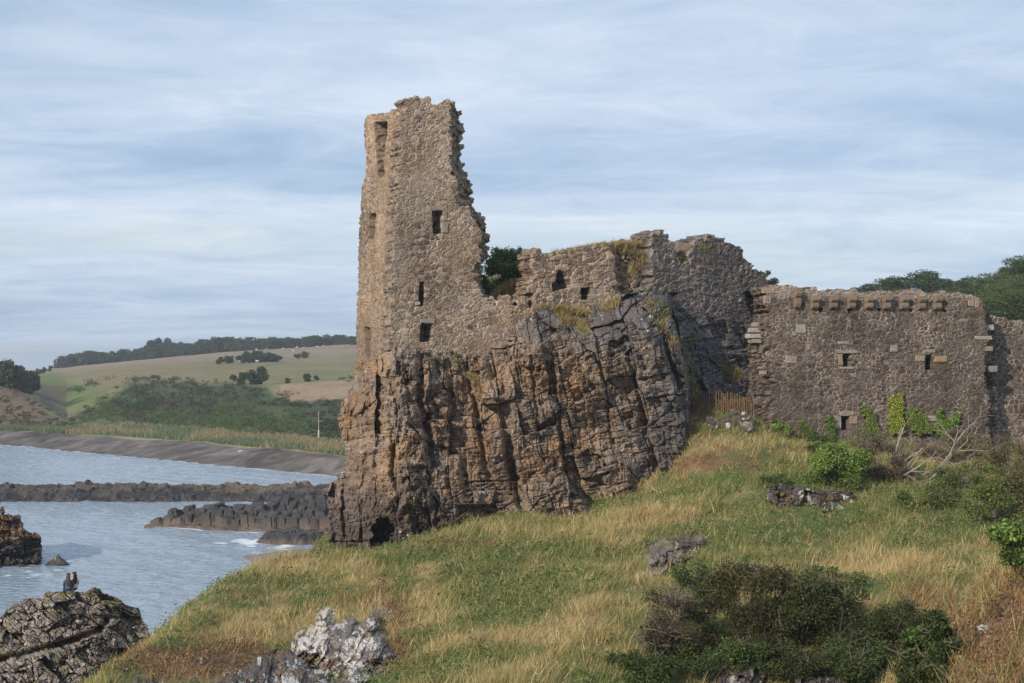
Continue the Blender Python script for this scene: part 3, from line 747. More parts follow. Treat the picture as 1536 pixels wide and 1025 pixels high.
tp, tz, g, s_, r_ = tp[keep], tz[keep], g[keep], s_[keep], r_[keep]
kind = np.full(len(tp), 2)
u = rng.random(len(tp)) * 1.1 - .27
kind = np.where(s_ > .25 + u, 0, kind); kind = np.where(g - .3 * s_ > .22 + u, 1, kind); kind = np.where(r_ > .3 + u, 3, kind)
n = len(tp) * PER
k2 = np.repeat(kind, PER)
mixk = rng.random(n); k2 = np.where(mixk < .08, 0, np.where(mixk < .18, 2, k2))
base = np.repeat(np.c_[tp, tz - .03], PER, 0) + np.c_[rng.normal(0, .13, (n, 2)), np.zeros(n)]
hh = np.where(k2 == 0, rng.uniform(.22, .62, n), np.where(k2 == 1, rng.uniform(.10, .32, n), np.where(k2 == 3, rng.uniform(.10, .32, n), rng.uniform(.14, .40, n)))) * np.repeat(rng.uniform(.6, 1.2, len(tp)) * (1 + .75 * noise(tp[:, 0] * 1.1, tp[:, 1] * 1.1, 0, 431)) * (1 + .35 * noise(tp[:, 0] * .35, tp[:, 1] * .35, 0, 432)), PER)
tl = np.repeat(np.c_[rng.normal(.15, .32, len(tp)), rng.normal(0, .3, len(tp))], PER, 0); ln = (tl + rng.normal(0, .3, (n, 2))) * hh[:, None]
cc = np.where((k2 == 0)[:, None], pick(STRAW, n), np.where((k2 == 1)[:, None], pick(GREEN, n), np.where((k2 == 3)[:, None], pick(RUST, n), pick(OLIVE, n)))) * np.repeat(rng.uniform(.7, 1.3, len(tp)), PER)[:, None]
hh = hh * .88
Vg, Fg, Cg = blades(base, hh, ln, rng.uniform(.012, .030, n) * (base[:, 1] / 55) ** .5, cc)
gr = obj('meadow_grass', Vg, [Fg], Cg, M_GRASS); tag(gr, 'long straw and green grass covering the headland slope', 'grass', kind='stuff')

def leaves(c, n, size, col, up=0.0):
    """n leaf quads at points c"""
    a = rng.normal(size=(n, 3)); a[:, 2] *= (1 - up); a /= np.linalg.norm(a, axis=1)[:, None]
    b = rng.normal(size=(n, 3)); b -= (b * a).sum(1)[:, None] * a; b /= np.linalg.norm(b, axis=1)[:, None]
    L = (size * rng.uniform(.6, 1.3, n))[:, None]
    V = np.stack([c - a * L, c + b * L * .55, c + a * L, c - b * L * .55], 1).reshape(-1, 3)
    return V, np.arange(4 * n).reshape(-1, 4), np.repeat(col, 4, 0)
# leafy weeds in the green patches
wp = scatter(42000, (-16, 46), (26, 84), 1.4); wz = hill_z(wp[:, 0], wp[:, 1]); g, s_, r_, px, py = cover(wp[:, 0], wp[:, 1], wz)
keep = (g - .25 * s_ > .22 + .6 * rng.random(len(wp))) & (wz > 3); wp, wz = wp[keep], wz[keep]; n = len(wp) * 5
b = np.repeat(np.c_[wp, wz], 5, 0) + np.c_[rng.normal(0, .12, (n, 2)), rng.uniform(.03, .38, n)]
Vw, Fw, Cw = leaves(b, n, .045, pick([[.115, .155, .043], [.15, .19, .057], [.09, .12, .038], [.185, .205, .075]], n), .3)
bw = wp[rng.random(len(wp)) < .12]; bz = hill_z(bw[:, 0], bw[:, 1]); n = len(bw) * 6
b = np.repeat(np.c_[bw, bz], 6, 0) + np.c_[rng.normal(0, .16, (n, 2)), rng.uniform(.1, .5, n)]
V2, F2, C2 = leaves(b, n, .085, pick([[.10, .14, .042], [.13, .165, .053], [.165, .18, .066], [.08, .11, .036]], n), .35)
Vw, Fw, Cw = np.r_[Vw, V2], np.r_[Fw, F2 + len(Vw)], np.r_[Cw, C2]
wd = obj('leafy_weeds', Vw, [Fw], Cw, M_LEAF); tag(wd, 'low green nettles and bracken among the slope grass', 'weeds', kind='stuff')
hp_ = scatter(60000, (-16, 46), (25, 82), 1.5); hz_ = hill_z(hp_[:, 0], hp_[:, 1]); g, s_, r_, px, py = cover(hp_[:, 0], hp_[:, 1], hz_)
keep = (r_ > .35 + .45 * rng.random(len(hp_))) & (hz_ > 3); hp_, hz_ = hp_[keep], hz_[keep]; n = len(hp_) * 7
b = np.repeat(np.c_[hp_, hz_], 7, 0) + np.c_[rng.normal(0, .10, (n, 2)), rng.uniform(.0, .20, n)]
cl_ = np.repeat(noise(hp_[:, 0] * 1.6, hp_[:, 1] * 1.6, 0, 440), 7)
Vw, Fw, Cw = leaves(b, n, .045, np.where((cl_ > .15)[:, None], pick([[.12, .075, .045], [.15, .10, .06], [.10, .085, .04]], n), pick([[.26, .14, .075], [.22, .115, .06], [.30, .19, .10], [.20, .16, .07]], n)), .2)
hh_ = obj('heath', Vw, [Fw], Cw, M_LEAF); tag(hh_, 'low red brown heath and dead bracken on the banks', 'heath', kind='stuff')
# pale umbel flower heads and bits of seed fluff
fp = scatter(170, (-12, 40), (32, 80), 1.2); fz = hill_z(fp[:, 0], fp[:, 1]); n = len(fp) * 3
b = np.repeat(np.c_[fp, fz + rng.uniform(.3, .6, len(fp))], 3, 0) + rng.normal(0, .035, (n, 3))
Vw, Fw, Cw = leaves(b, n, .028, pick([[.5, .48, .38], [.45, .4, .26]], n), .5)
fl = obj('umbel_flowers', Vw, [Fw], Cw, M_LEAF); tag(fl, 'tiny cream flower heads dotted through the slope grass', 'flowers', kind='stuff')

# ================================================================== ROCKS
import bmesh
_ico = {}
def ico(sub):
    if sub not in _ico:
        bm = bmesh.new(); bmesh.ops.create_icosphere(bm, subdivisions=sub, radius=1)
        _ico[sub] = (np.array([v.co for v in bm.verts]), np.array([[v.index for v in f.verts] for f in bm.faces])); bm.free()
    return _ico[sub]
def rock_shape(size, seed, sub=5, planes=16, rough=.10, rot=0.0, tilt=(0, 0)):
    d, f = ico(sub); r = np.random.default_rng(seed)
    nn = r.normal(size=(planes, 3)); nn /= np.linalg.norm(nn, axis=1)[:, None]
    off = r.uniform(.62, 1.0, planes)
    dots = d @ nn.T
    rad = np.min(np.where(dots > .05, off / np.maximum(dots, .05), 9), axis=1); rad = np.minimum(rad, 1.25)
    V = d * rad[:, None] * np.asarray(size)
    m = np.mean(size)
    q = V / m
    dis = rough * m * (fbm(q[:, 0] * 2.2, q[:, 1] * 2.2, q[:, 2] * 2.2, seed, 5, .55) + .5 * np.abs(noise(q[:, 0] * 4, q[:, 1] * 4, q[:, 2] * 4, seed + 3)))
    tq = fbm(q[:, 0] * 1.7, q[:, 1] * 1.7, q[:, 2] * 2.6, seed + 9, 3) * 5; fl = np.floor(tq)
    dis = dis + rough * m * .55 * (fl + sstep(.75, 1, tq - fl)) / 2.2 - rough * m * .5 * (1 - sstep(0, .10, np.abs(noise(q[:, 0] * 1.9 + 7, q[:, 1] * 1.9, q[:, 2] * 1.3, seed + 14))))
    V = V + d * dis[:, None]
    ca, sa = math.cos(rot), math.sin(rot)
    V = V @ np.array([[ca, sa, 0], [-sa, ca, 0], [0, 0, 1]])
    ct, st = math.cos(tilt[0]), math.sin(tilt[0]); V = V @ np.array([[ct, 0, -st], [0, 1, 0], [st, 0, ct]])
    return V, f
def rock_col(W, seed, base, lich=.3, lc=(.50, .48, .44), dark=.4, sc_=1.0, rust=0.0):
    x, y, z = W[:, 0] * sc_, W[:, 1] * sc_, W[:, 2] * sc_
    c = np.asarray(base) * (1 + .45 * fbm(x * 2, y * 2, z * 2, seed + 20, 4))[:, None]
    c = mixc(c, np.asarray(base) * .45, sstep(.1, .4, fbm(x * 1.3, y * 1.3, z * 1.3, seed + 21, 4)) * dark)
    if rust: c = mixc(c, np.array([.30, .16, .07]), sstep(.0, .4, fbm(x * .8, y * .8, z * .8, seed + 24, 4)) * rust)
    th_ = .80 - .62 * lich; l = sstep(th_, th_ + .07, .5 + fbm(x * 1.1, y * 1.1, z * 1.1, seed + 22, 3) * .35 + fbm(x * 5, y * 5, z * 5, seed + 23, 3) * .55)
    return mixc(c, np.asarray(lc) * (1 + .2 * fbm(x * 9, y * 9, z * 9, seed + 25, 2))[:, None], l * .85)
def rock(name, c, size, seed, base=(.19, .165, .145), lich=.3, sub=6, parent=None, rot=0., tilt=(0, 0), mat=None, label=None, cat='rock', group=None, sc_=1.0, rough=.17, rust=0., lc=(.50, .48, .44)):
    V, f = rock_shape(size, seed, sub, rot=rot, tilt=tilt, rough=rough)
    W = V + np.asarray(c)
    o = obj(name, W, [f], rock_col(W, seed, base, lich, lc, sc_=sc_, rust=rust), mat or M_LICHEN, parent)
    if label: tag(o, label, cat, group)
    return o
def R_(px, py, D, w, h, dep=None, ground=True):
    """centre and half sizes from the seen width and height"""
    if D < 76 and ground: D = hit(px, py + h * .38)
    k = D / F
    return P(px, py, D), (w * k / 2, (dep or (w + h) / 2 * .7) * k / 2, h * k / 2)

def outcrop(poly, seed, base, lich, label, lean=.5, bulge=.8, slope=.022, lc=(.55, .52, .47), cell=26, turf=0.0, anchor=None, follow=False):
    a = np.asarray(poly, float); x0, y0 = a.min(0); x1, y1 = a.max(0)
    Db = hit((x0 + x1) / 2, min(y1 - 6, 1060)); k = Db / F
    if anchor: Db = hit((x0 + x1) / 2, anchor) - (y1 - anchor) * slope - .1
    def Df(X, Y):
        t = np.clip(1 - ((X - (x0 + x1) / 2) / ((x1 - x0) / 2 + 6)) ** 2, 0, 1)
        return Db + (y1 - Y) * slope - bulge * t + bulge * .4
    if follow:
        gx_ = np.linspace(x0 - 10, x1 + 10, 14); gy_ = np.linspace(y0 - 10, min(y1, 1058), 8)
        HD = np.array([[hit(a_, b_) for a_ in gx_] for b_ in gy_])
        def Df(X, Y):
            fx = np.clip((X - gx_[0]) / (gx_[1] - gx_[0]), 0, 12.999); fy = np.clip((Y - gy_[0]) / (gy_[1] - gy_[0]), 0, 6.999)
            i, j = fx.astype(int), fy.astype(int); fx, fy = fx - i, fy - j
            h_ = HD[j, i] * (1 - fx) * (1 - fy) + HD[j, i + 1] * fx * (1 - fy) + HD[j + 1, i] * (1 - fx) * fy + HD[j + 1, i + 1] * fx * fy
            dd, _ = distline(X, Y, list(map(tuple, a)) + [tuple(a[0])])
            return h_ - bulge * sstep(0, 26, dd + 8 * fbm(X / 14, Y / 14, 0, seed + 20, 3)) - .25
    def wp_(X, Y):
        wx = cell * .35 * fbm(X / cell, Y / cell, 0, seed + 1, 3); wy = cell * .35 * fbm(X / cell, Y / cell, 0, seed + 2, 3)
        return (X + lean * Y + wx) / cell, (Y - .25 * X + wy) / cell
    def disp(X, Y, D0):
        p, q = wp_(X, Y)
        g = sstep(-.3, .2, fbm(X / 20, Y / 20, 0, seed + 3, 3))
        d = bdisp(p, q * .75, seed + 4, .22, .22, .45, .20, .06, .14, g) + bdisp(p * 2.6, q * 2.3, seed + 5, .05, .09, .16, .07, .10, .07, g)
        return (d + .22 * fbm(X / 9, Y / 9, 0, seed + 6, 4) + .07 * fbm(X / 3, Y / 3, 0, seed + 7, 3)) 
    def colf(X, Y, D0, dd):
        p, q = wp_(X, Y); B = blocksys(p, q * .75, seed + 4); B2 = blocksys(p * 2.6, q * 2.3, seed + 5)
        c = np.asarray(base) * (.6 + .45 * B[3] + .35 * B2[3] + .4 * fbm(X / 5, Y / 5, 0, seed + 8, 3))[..., None]
        c = mixc(c, np.asarray(base) * .42, sstep(.05, .35, fbm(X / 16, Y / 16, 0, seed + 9, 4)) * .75)
        f = .5 + .30 * fbm(X / 24, Y / 24, 0, seed + 10, 3) + .28 * fbm(X / 6, Y / 6, 0, seed + 11, 4) + .22 * (B[4] - .5) + .10 * fbm(X / 2.2, Y / 2.2, 0, seed + 12, 2)
        th = .80 - .62 * lich
        c = mixc(c, np.asarray(lc) * (1 + .25 * fbm(X / 3, Y / 3, 0, seed + 13, 3))[..., None], sstep(th, th + .07, f) * .9)
        mo = sstep(.15, .4, fbm(X / 14, Y / 9, 0, seed + 14, 4) + turf * sstep(14, 0, Y - y0 - 4))
        c = mixc(c, np.array([.17, .105, .055]) * (1 + .3 * fbm(X / 3, Y / 3, 0, seed + 15, 2))[..., None], mo * .8)
        return c
    o = relief('rock_outcrop', poly, Df, .62, disp, colf, back=1.6, shrink=.25, rag=5, s=seed, mat=M_LICHEN)
    return tag(o, label, 'rock outcrop')
outcrop([(436, 962), (450, 946), (468, 934), (478, 912), (494, 904), (504, 909), (503, 922), (512, 918), (520, 906), (532, 908), (534, 922), (548, 912), (566, 906), (586, 908), (590, 920), (580, 938), (584, 958), (596, 966), (598, 990), (586, 1004), (560, 1012), (540, 1034), (515, 1040), (500, 1020), (470, 1000), (440, 988)], 510, (.20, .17, .15), .52, 'white lichened outcrop of leaning slabs low on the grass slope', lean=.6, bulge=1.7, cell=24, follow=True)
outcrop([(250, 1060), (276, 1034), (300, 1028), (318, 1016), (345, 1004), (372, 996), (392, 982), (424, 972), (446, 975), (470, 988), (494, 1002), (512, 1020), (524, 1060)], 530, (.125, .103, .09), .43, 'dark lumpy outcrop with white patches in the brown heath bank', lean=.3, bulge=1.5, cell=26, turf=.2, follow=True)
outcrop([(176, 1060), (186, 1030), (206, 1016), (230, 1010), (246, 1018), (250, 1036), (246, 1060)], 535, (.12, .10, .088), .26, 'low dark broken rock at the left end of the brown heath bank', lean=.3, bulge=1.2, cell=22, turf=.2, follow=True)
outcrop([(286, 998), (292, 990), (304, 986), (312, 994), (306, 1004), (292, 1006)], 537, (.18, .16, .145), .5, 'small pale stone in the red brown heath above the dark rocks', lean=.3, bulge=.35, cell=14, follow=True)
outcrop([(956, 842), (962, 826), (975, 814), (1000, 806), (1022, 802), (1040, 798), (1056, 797), (1066, 806), (1062, 818), (1040, 832), (1010, 846), (985, 862), (962, 868)], 550, (.20, .165, .14), .24, 'grey outcrop with flat brown turf top above the dark scrub', lean=.2, bulge=1.6, cell=20, turf=.35, follow=True)
outcrop([(1148, 750), (1150, 736), (1164, 730), (1184, 728), (1215, 734), (1250, 738), (1278, 740), (1286, 750), (1276, 764), (1230, 768), (1180, 768)], 570, (.10, .085, .078), .26, 'low dark outcrop with a white knob under the bright green bush', lean=.2, bulge=.5, cell=20, turf=-.1)
outcrop([(1052, 1070), (1060, 1024), (1080, 1006), (1104, 996), (1124, 990), (1140, 988), (1150, 1004), (1168, 1030), (1172, 1070)], 590, (.18, .155, .14), .40, 'white flecked outcrop at the photo foot below the dark bushes', lean=.4, bulge=.9, cell=20, follow=True)
outcrop([(1186, 1070), (1194, 1010), (1200, 984), (1212, 975), (1224, 982), (1228, 1004), (1250, 1010), (1280, 1012), (1296, 1030), (1300, 1070)], 600, (.19, .165, .15), .36, 'upright pale speckled rock crest at the photo foot right of the other', lean=.2, bulge=.9, cell=18, follow=True)
for k, (x, y, D, w, h, lab, ba, li) in enumerate([(1474, 943, 31.5, 20, 13, 'small pale stone showing in the rusty grass of the near mound', (.32, .3, .27), .3),
                                                   (1020, 672, 74.5, 26, 16, 'low dark grey stone beside the worn path at the crag foot', (.13, .115, .105), .12), (1122, 640, 76, 20, 14, 'lone dark stone in grass just below the rubble pile', (.17, .15, .13), .2)]):
    c, sz = R_(x, y, D, w, h); rock('stone', c, sz, 610 + k, base=ba, lich=li, sub=4, label=lab, cat='stone', sc_=3)
# rubble pile below the fence
r9 = np.random.default_rng(5)
for k in range(46):
    px = r9.uniform(1064, 1128); top = np.interp(px, [1064, 1085, 1100, 1128], [626, 616, 612, 622]); py = r9.uniform(top, 640)
    D = 77.4 - (py - 612) * .025
    w = r9.uniform(5, 11); c, sz = R_(px, py, D, w, w * r9.uniform(.7, 1.1), ground=False)
    white = k in (3, 11, 17)
    rock('rubble_stone', c, sz, 640 + k, base=(.42, .41, .39) if white else (.10, .082, .072), lich=.3 if white else .05, sub=3, sc_=3, label='white topped stone in the heap below the picket fence' if white else 'dark brown stone in the heap below the picket fence', cat='stone', group='white stones of the rubble heap' if white else 'dark stones of the rubble heap')

# big sea rock with the two people
pr_poly = [(-30, 1100), (-30, 945), (0, 926), (20, 907), (45, 896), (54, 899), (72, 889), (88, 887), (128, 888), (138, 882), (148, 884), (158, 892), (176, 898), (190, 909), (206, 911), (213, 926), (223, 940), (226, 960), (215, 1100)]
_pt = TPS([(0, 930), (110, 888), (215, 930), (0, 1000), (100, 950), (180, 960), (0, 1080), (110, 1080), (215, 1080), (150, 990)], [66.5, 66.2, 67.5, 64, 64.5, 65.5, 61.5, 61, 63, 63.6], 1e-3, 100)
def pr_disp(X, Y, D0):
    s = X + .5 * Y + 8 * fbm(X / 20, Y / 20, 0, 701, 3); b = Y - .55 * X + 7 * fbm(X / 20, Y / 20, 0, 702, 3)
    w = worley(s / 40, b / 22, 71); d = facet(s / 40, b / 22, *w, .5, .6, .35, .1)
    w = worley(s / 15, b / 10, 72); d = d + facet(s / 15, b / 10, *w, .2, .25, .16, .12)
    w = worley(s / 6, b / 4.5, 73); d = d + facet(s / 6, b / 4.5, *w, .08, .1, .07, .15)
    dist, t = distline(X, Y, [(0, 990), (60, 975), (110, 960), (150, 945), (160, 930)])
    d = d + 1.0 * (1 - sstep(1, 8, dist)) + .5 * fbm(X / 35, Y / 35, 0, 703, 4) + .12 * fbm(X / 5, Y / 5, 0, 704, 3)
    return d * sstep(878, 900, Y + 2 * noise(X / 8, 0, 0, 705)) 
def pr_col(X, Y, D0, dd):
    n1 = fbm(X / 30, Y / 22, 0, 711, 4); n3 = fbm(X / 5, Y / 5, 0, 712, 3); w = worley((X + .5 * Y) / 15, (Y - .55 * X) / 10, 72)
    c = np.array([.215, .18, .15]) * (.75 + .75 * w[2] + .35 * n3)[..., None]
    c = mixc(c, np.array([.12, .102, .086]), sstep(.05, .35, n1) * .7)
    c = mixc(c, np.array([.40, .36, .32]), sstep(.15, .4, fbm(X / 9, Y / 7, 0, 713, 4)) * sstep(.3, -.2, n1) * .8)
    c = mixc(c, np.array([.55, .52, .48]), sstep(.40, .55, fbm(X / 3.2, Y / 2.8, 0, 714, 3)) * .8)
    c = mixc(c, np.array([.16, .15, .05]), sstep(.1, .35, fbm(X / 12, Y / 6, 0, 715, 3) + .5 * np.exp(-((X - 170) / 30) ** 2 - ((Y - 903) / 9) ** 2) + .6 * np.exp(-((X - 115) / 30) ** 2 - ((Y - 889) / 5) ** 2) + .3 * np.exp(-((X - 30) / 14) ** 2 - ((Y - 905) / 6) ** 2) - .25))
    return c
o = relief('sea_rock', pr_poly, lambda X, Y: _pt(X, Y), .8, pr_disp, pr_col, back=3.0, shrink=.2, rag=3, s=77, mat=M_LICHEN); tag(o, 'large grey brown lichened sea rock carrying the two seated people', 'rock')

# sea stack at the left edge, small pointed rock
st_poly = [(-40, 870), (-40, 770), (-8, 764), (4, 760), (3, 775), (12, 771), (20, 775), (30, 773), (35, 790), (48, 800), (60, 803), (64, 820), (62, 838), (50, 850), (40, 870)]
_st = TPS([(-30, 780), (10, 780), (60, 810), (0, 840), (55, 845), (-30, 850)], [111, 110, 111.5, 108.5, 109.5, 109], 1e-3, 100)
def st_disp(X, Y, D0):
    w = worley(X / 18, Y / 13, 81); d = facet(X / 18, Y / 13, *w, .6, .8, .4, .12)
    w = worley(X / 7, Y / 6, 82); d = d + facet(X / 7, Y / 6, *w, .25, .3, .2, .15)
    return d + .6 * fbm(X / 14, Y / 14, 0, 801, 4) + .2 * fbm(X / 4, Y / 4, 0, 802, 3)
def st_col(X, Y, D0, dd):
    n1 = fbm(X / 14, Y / 12, 0, 803, 4); n3 = fbm(X / 4, Y / 4, 0, 804, 3)
    c = mixc(np.broadcast_to(np.array([.17, .115, .07]), X.shape + (3,)), np.array([.26, .15, .06]), sstep(0, .4, n1))
    c = mixc(c, np.array([.05, .043, .04]), sstep(800, 815, Y + 14 * n1))
    return c * (1 + .5 * n3)[..., None]
o = relief('sea_stack', st_poly, lambda X, Y: _st(X, Y), .8, st_disp, st_col, back=5, shrink=.2, rag=4, s=88, mat=M_WETROCK); tag(o, 'jagged brown sea stack with black wet foot at the left edge', 'rock')
c, sz = R_(86, 848, 110, 31, 34, 22)
Vr, fr = rock_shape(sz, 91, 5, rough=.12)
zz = np.clip((Vr[:, 2] / sz[2] + .0), 0, 1); Vr[:, 0] = Vr[:, 0] * (1 - .62 * zz) + .25 * zz * sz[0]; Vr[:, 1] *= (1 - .5 * zz)
W = Vr + c
o = obj('sea_rock', W, [fr], rock_col(W, 91, (.055, .047, .043), .0), M_WETROCK); tag(o, 'small black pointed rock alone in the water right of the stack', 'rock')

# reefs
def heights_obj(name, x0, x1, y0, y1, res, zf, colf, label, mat=M_WETROCK, cat='reef'):
    X, Y = np.meshgrid(np.arange(x0, x1, res[0]), np.arange(y0, y1, res[1])); Z = zf(X, Y)
    ny, nx = X.shape; V = np.stack([X, Y, Z], -1).reshape(-1, 3)
    a = (np.arange(ny - 1)[:, None] * nx + np.arange(nx - 1)[None, :]).ravel()
    k = np.maximum.reduce([Z[:-1, :-1], Z[1:, :-1], Z[:-1, 1:], Z[1:, 1:]]).ravel() > -.5
    a = a[k]
    C = colf(X, Y, Z).reshape(-1, 3)
    used = np.zeros(len(V), bool); fq = np.c_[a, a + 1, a + nx + 1, a + nx]; used[fq.ravel()] = True
    mp = np.cumsum(used) - 1
    o = obj(name, V[used], [mp[fq]], C[used], mat); tag(o, label, cat); return o
def reef1(X, Y):
    c = 168 + 1.2 * fbm(X / 9, 0, 0, 820, 3); hw = 6.2 + 1.8 * fbm(X / 6, .5, 0, 821, 3)
    t = np.abs(Y - c) / hw
    prof = 1.12 * (1 - sstep(.45, 1.05, t)) * (1 + .35 * fbm(X / 5, Y / 4, 0, 822, 3)) 
    w = worley(X / 1.3 + .4 * fbm(X, Y, 0, 827, 2), Y / 1.1, 823, 1.0); w2 = worley(X / .6, Y / .6, 828, 1.0)
    z = prof * (1 + .5 * fbm(X / 2.5, Y / 2, 0, 829, 3)) + (.42 * (w[2] - .5) + .2 * (w[3] - .5) + .22 * (w2[2] - .5)) * (prof > .15) - .25 * (1 - sstep(0, .15, w[1] - w[0])) + .12 * fbm(X * 1.5, Y * 1.5, 0, 824, 3)
    return z - .75 * (t > 1.0) 
def reefcol(X, Y, Z):
    w = worley(X / 1.3, Y / 1.1, 823)
    n = fbm(X / 5, Y / 3, 0, 826, 3)
    c = mixc(np.broadcast_to(np.array([.032, .028, .027]), X.shape + (3,)), np.array([.12, .088, .055]), sstep(.7, 1.5, Z + .8 * n) * np.clip(.35 + .5 * sstep(-45, -22, X), 0, 1))
    c = mixc(c, np.array([.075, .058, .043]), sstep(.40, .15, Z) * .4)
    return c * (.6 + .8 * w[2])[..., None]
heights_obj('reef', -90, -14, 158, 178, (.22, .22), reef1, reefcol, 'long low dark rock reef right across the bay')
def reef2(X, Y):
    k = sstep(-35.2, -18, X)                          # widening to the right
    yf = 136.5 - 4.0 * sstep(-33, -22, X) + .35 * noise(X / 1.2, .3, 0, 830); yb = yf + 3.0 + 11 * k ** .8
    w = worley(X / 1.05, Y / 1.0, 831, .5)
    ins = (Y > yf + .5 * (w[2] - .5)) & (Y < yb) & (X > -34.8 + (Y - 136) * .3)
    z = np.where(ins, (1.25 + .8 * k * sstep(yf, yb, Y)) * (1 + .25 * fbm(X / 4, Y / 4, 0, 832, 3)) + .55 * (w[2] - .5), -.8)
    z = z * np.where(ins, np.clip(.55 + (X + 34.8) / 3.5, .5, 1), 1) * np.where(ins, 1 + .30 * noise(X / 1.6, Y / 1.4, 0, 836) - .25 * sstep(.78, .95, w[3]), 1) - np.where(ins, .5 * (1 - sstep(.02, .16, w[1] - w[0])), 0)
    foot = (Y > yf - 1.0) & ~ins & (Y < yb)
    return np.where(foot & (X > -35), .28 + .2 * noise(X * 1.4, Y * 1.4, 0, 833), z)
def reef2col(X, Y, Z):
    w = worley(X / 1.05, Y / 1.0, 831, .5)
    c = mixc(np.broadcast_to(np.array([.042, .037, .036]), X.shape + (3,)), np.array([.11, .08, .058]), sstep(.55, .25, Z))
    return c * (.6 + .8 * w[3])[..., None]
heights_obj('columnar_reef', -36.5, -12, 130, 154, (.13, .13), reef2, reef2col, 'dark reef of squared basalt columns jutting from the crag')
def reef3(X, Y):
    e = ((X + 18.5) / 3.6) ** 2 + ((Y - 124.0) / 2.0) ** 2 + .5 * fbm(X / 2, Y / 2, 0, 840, 3)
    w = worley(X / .8, Y / .8, 841); return 1.15 * (1 - sstep(.3, 1.1, e)) - .25 + .35 * (w[2] - .5) * (e < 1)
heights_obj('reef', -23, -13.5, 120, 128, (.12, .12), reef3, lambda X, Y, Z: mixc(np.broadcast_to(np.array([.035, .03, .029]), X.shape + (3,)), np.array([.09, .066, .05]), sstep(.5, .2, Z)), 'small low dark reef between the columns and the headland')
def bar(X, Y):
    t = np.clip((X + 25) / 12, 0, 1); return -.35 + .95 * t ** .8 * (1 - sstep(.5, 1.0, np.abs(Y - 114 - .5 * noise(X / 3, 0, 0, 842)) / (1.5 + 5 * t))) + .04 * fbm(X * 2, Y * 2, 0, 843, 3)
o = heights_obj('shingle_spit', -27, -8, 106, 122, (.2, .2), bar, lambda X, Y, Z: np.array([.22, .19, .165]) * (1 + .3 * fbm(X * 3, Y * 3, 0, 844, 2))[..., None], 'narrow spit of grey shingle running into the sea behind the grass slope', M_GROUND, 'beach'); o['kind'] = 'structure'

# ================================================================== FAR SHORE
sp = np.array([-200, -100, 0, 60, 100, 150, 200, 300, 400, 520, 640, 800])
def rowz(z, py): return (15 - z) * F / (np.asarray(py, float) - HOR)
wl_py = np.interp(sp, [-200, 0, 200, 400, 520, 800], [650, 666, 684, 703, 714, 735])
D1 = rowz(.12, wl_py); 
bt_py = np.interp(sp, [-200, 0, 100, 300, 420, 520, 800], [636, 648, 656, 669, 680, 691, 712])
D2 = rowz(1.9, bt_py)
rows = [(D1 - 25, None, -2.5), (D1, wl_py, None), (D2, bt_py, None)]
def addrow(dd, xs, ys): rows.append((D2 + dd, np.interp(sp, xs, ys), None))
addrow(9, [-200, 0, 130, 300, 420, 520, 800], [630, 642, 650, 661, 671, 679, 700])
addrow(28, [-200, 0, 60, 100, 150, 300, 420, 520, 800], [600, 624, 632, 641, 642, 645, 655, 662, 680])
addrow(48, [-200, 0, 40, 75, 100, 150, 300, 420, 520, 800], [570, 582, 592, 612, 630, 626, 632, 640, 645, 660])
addrow(95, [-200, 0, 40, 75, 100, 150, 200, 300, 420, 520, 800], [560, 577, 585, 602, 618, 606, 594, 600, 611, 614, 620])
addrow(150, [-200, 0, 60, 100, 150, 200, 300, 400, 520, 800], [558, 572, 586, 598, 586, 572, 573, 580, 580, 585])
addrow(230, [-200, 0, 60, 100, 200, 300, 400, 520, 800], [556, 562, 566, 568, 556, 553, 556, 560, 560])
addrow(390, [-200, 0, 60, 100, 200, 300, 400, 520, 800], [556, 557, 557.5, 556, 546, 540, 538, 537, 537])
addrow(580, [-200, 0, 60, 90, 200, 300, 400, 520, 800], [556, 556.5, 556, 552, 541, 531, 523.5, 516.5, 508])
addrow(760, [-200, 0, 60, 90, 200, 300, 400, 520, 800], [556.5, 557, 557, 556, 549, 541, 534, 526, 520])
RD = np.array([r[0] for r in rows]); RP = np.array([(r[1] if r[1] is not None else HOR + (15 - r[2]) * F / r[0]) for r in rows])
def shore_D(px, py):
    px = np.atleast_1d(np.asarray(px, float)); py = np.broadcast_to(np.atleast_1d(np.asarray(py, float)), px.shape); out = []
    for a, b in zip(px, py):
        d = np.array([np.interp(a, sp, r) for r in RD[:-1]]); q = np.array([np.interp(a, sp, r) for r in RP[:-1]])
        out.append(np.interp(b, q[::-1], d[::-1]))
    return np.array(out)
npx = 420; pxs = np.linspace(-200, 760, npx); t = np.linspace(0, len(rows) - 1, 330)
gD = np.stack([np.interp(t, np.arange(len(rows)), [np.interp(a, sp, r) for r in RD]) for a in pxs], 1)
gP = np.stack([np.interp(t, np.arange(len(rows)), [np.interp(a, sp, r) for r in RP]) for a in pxs], 1)
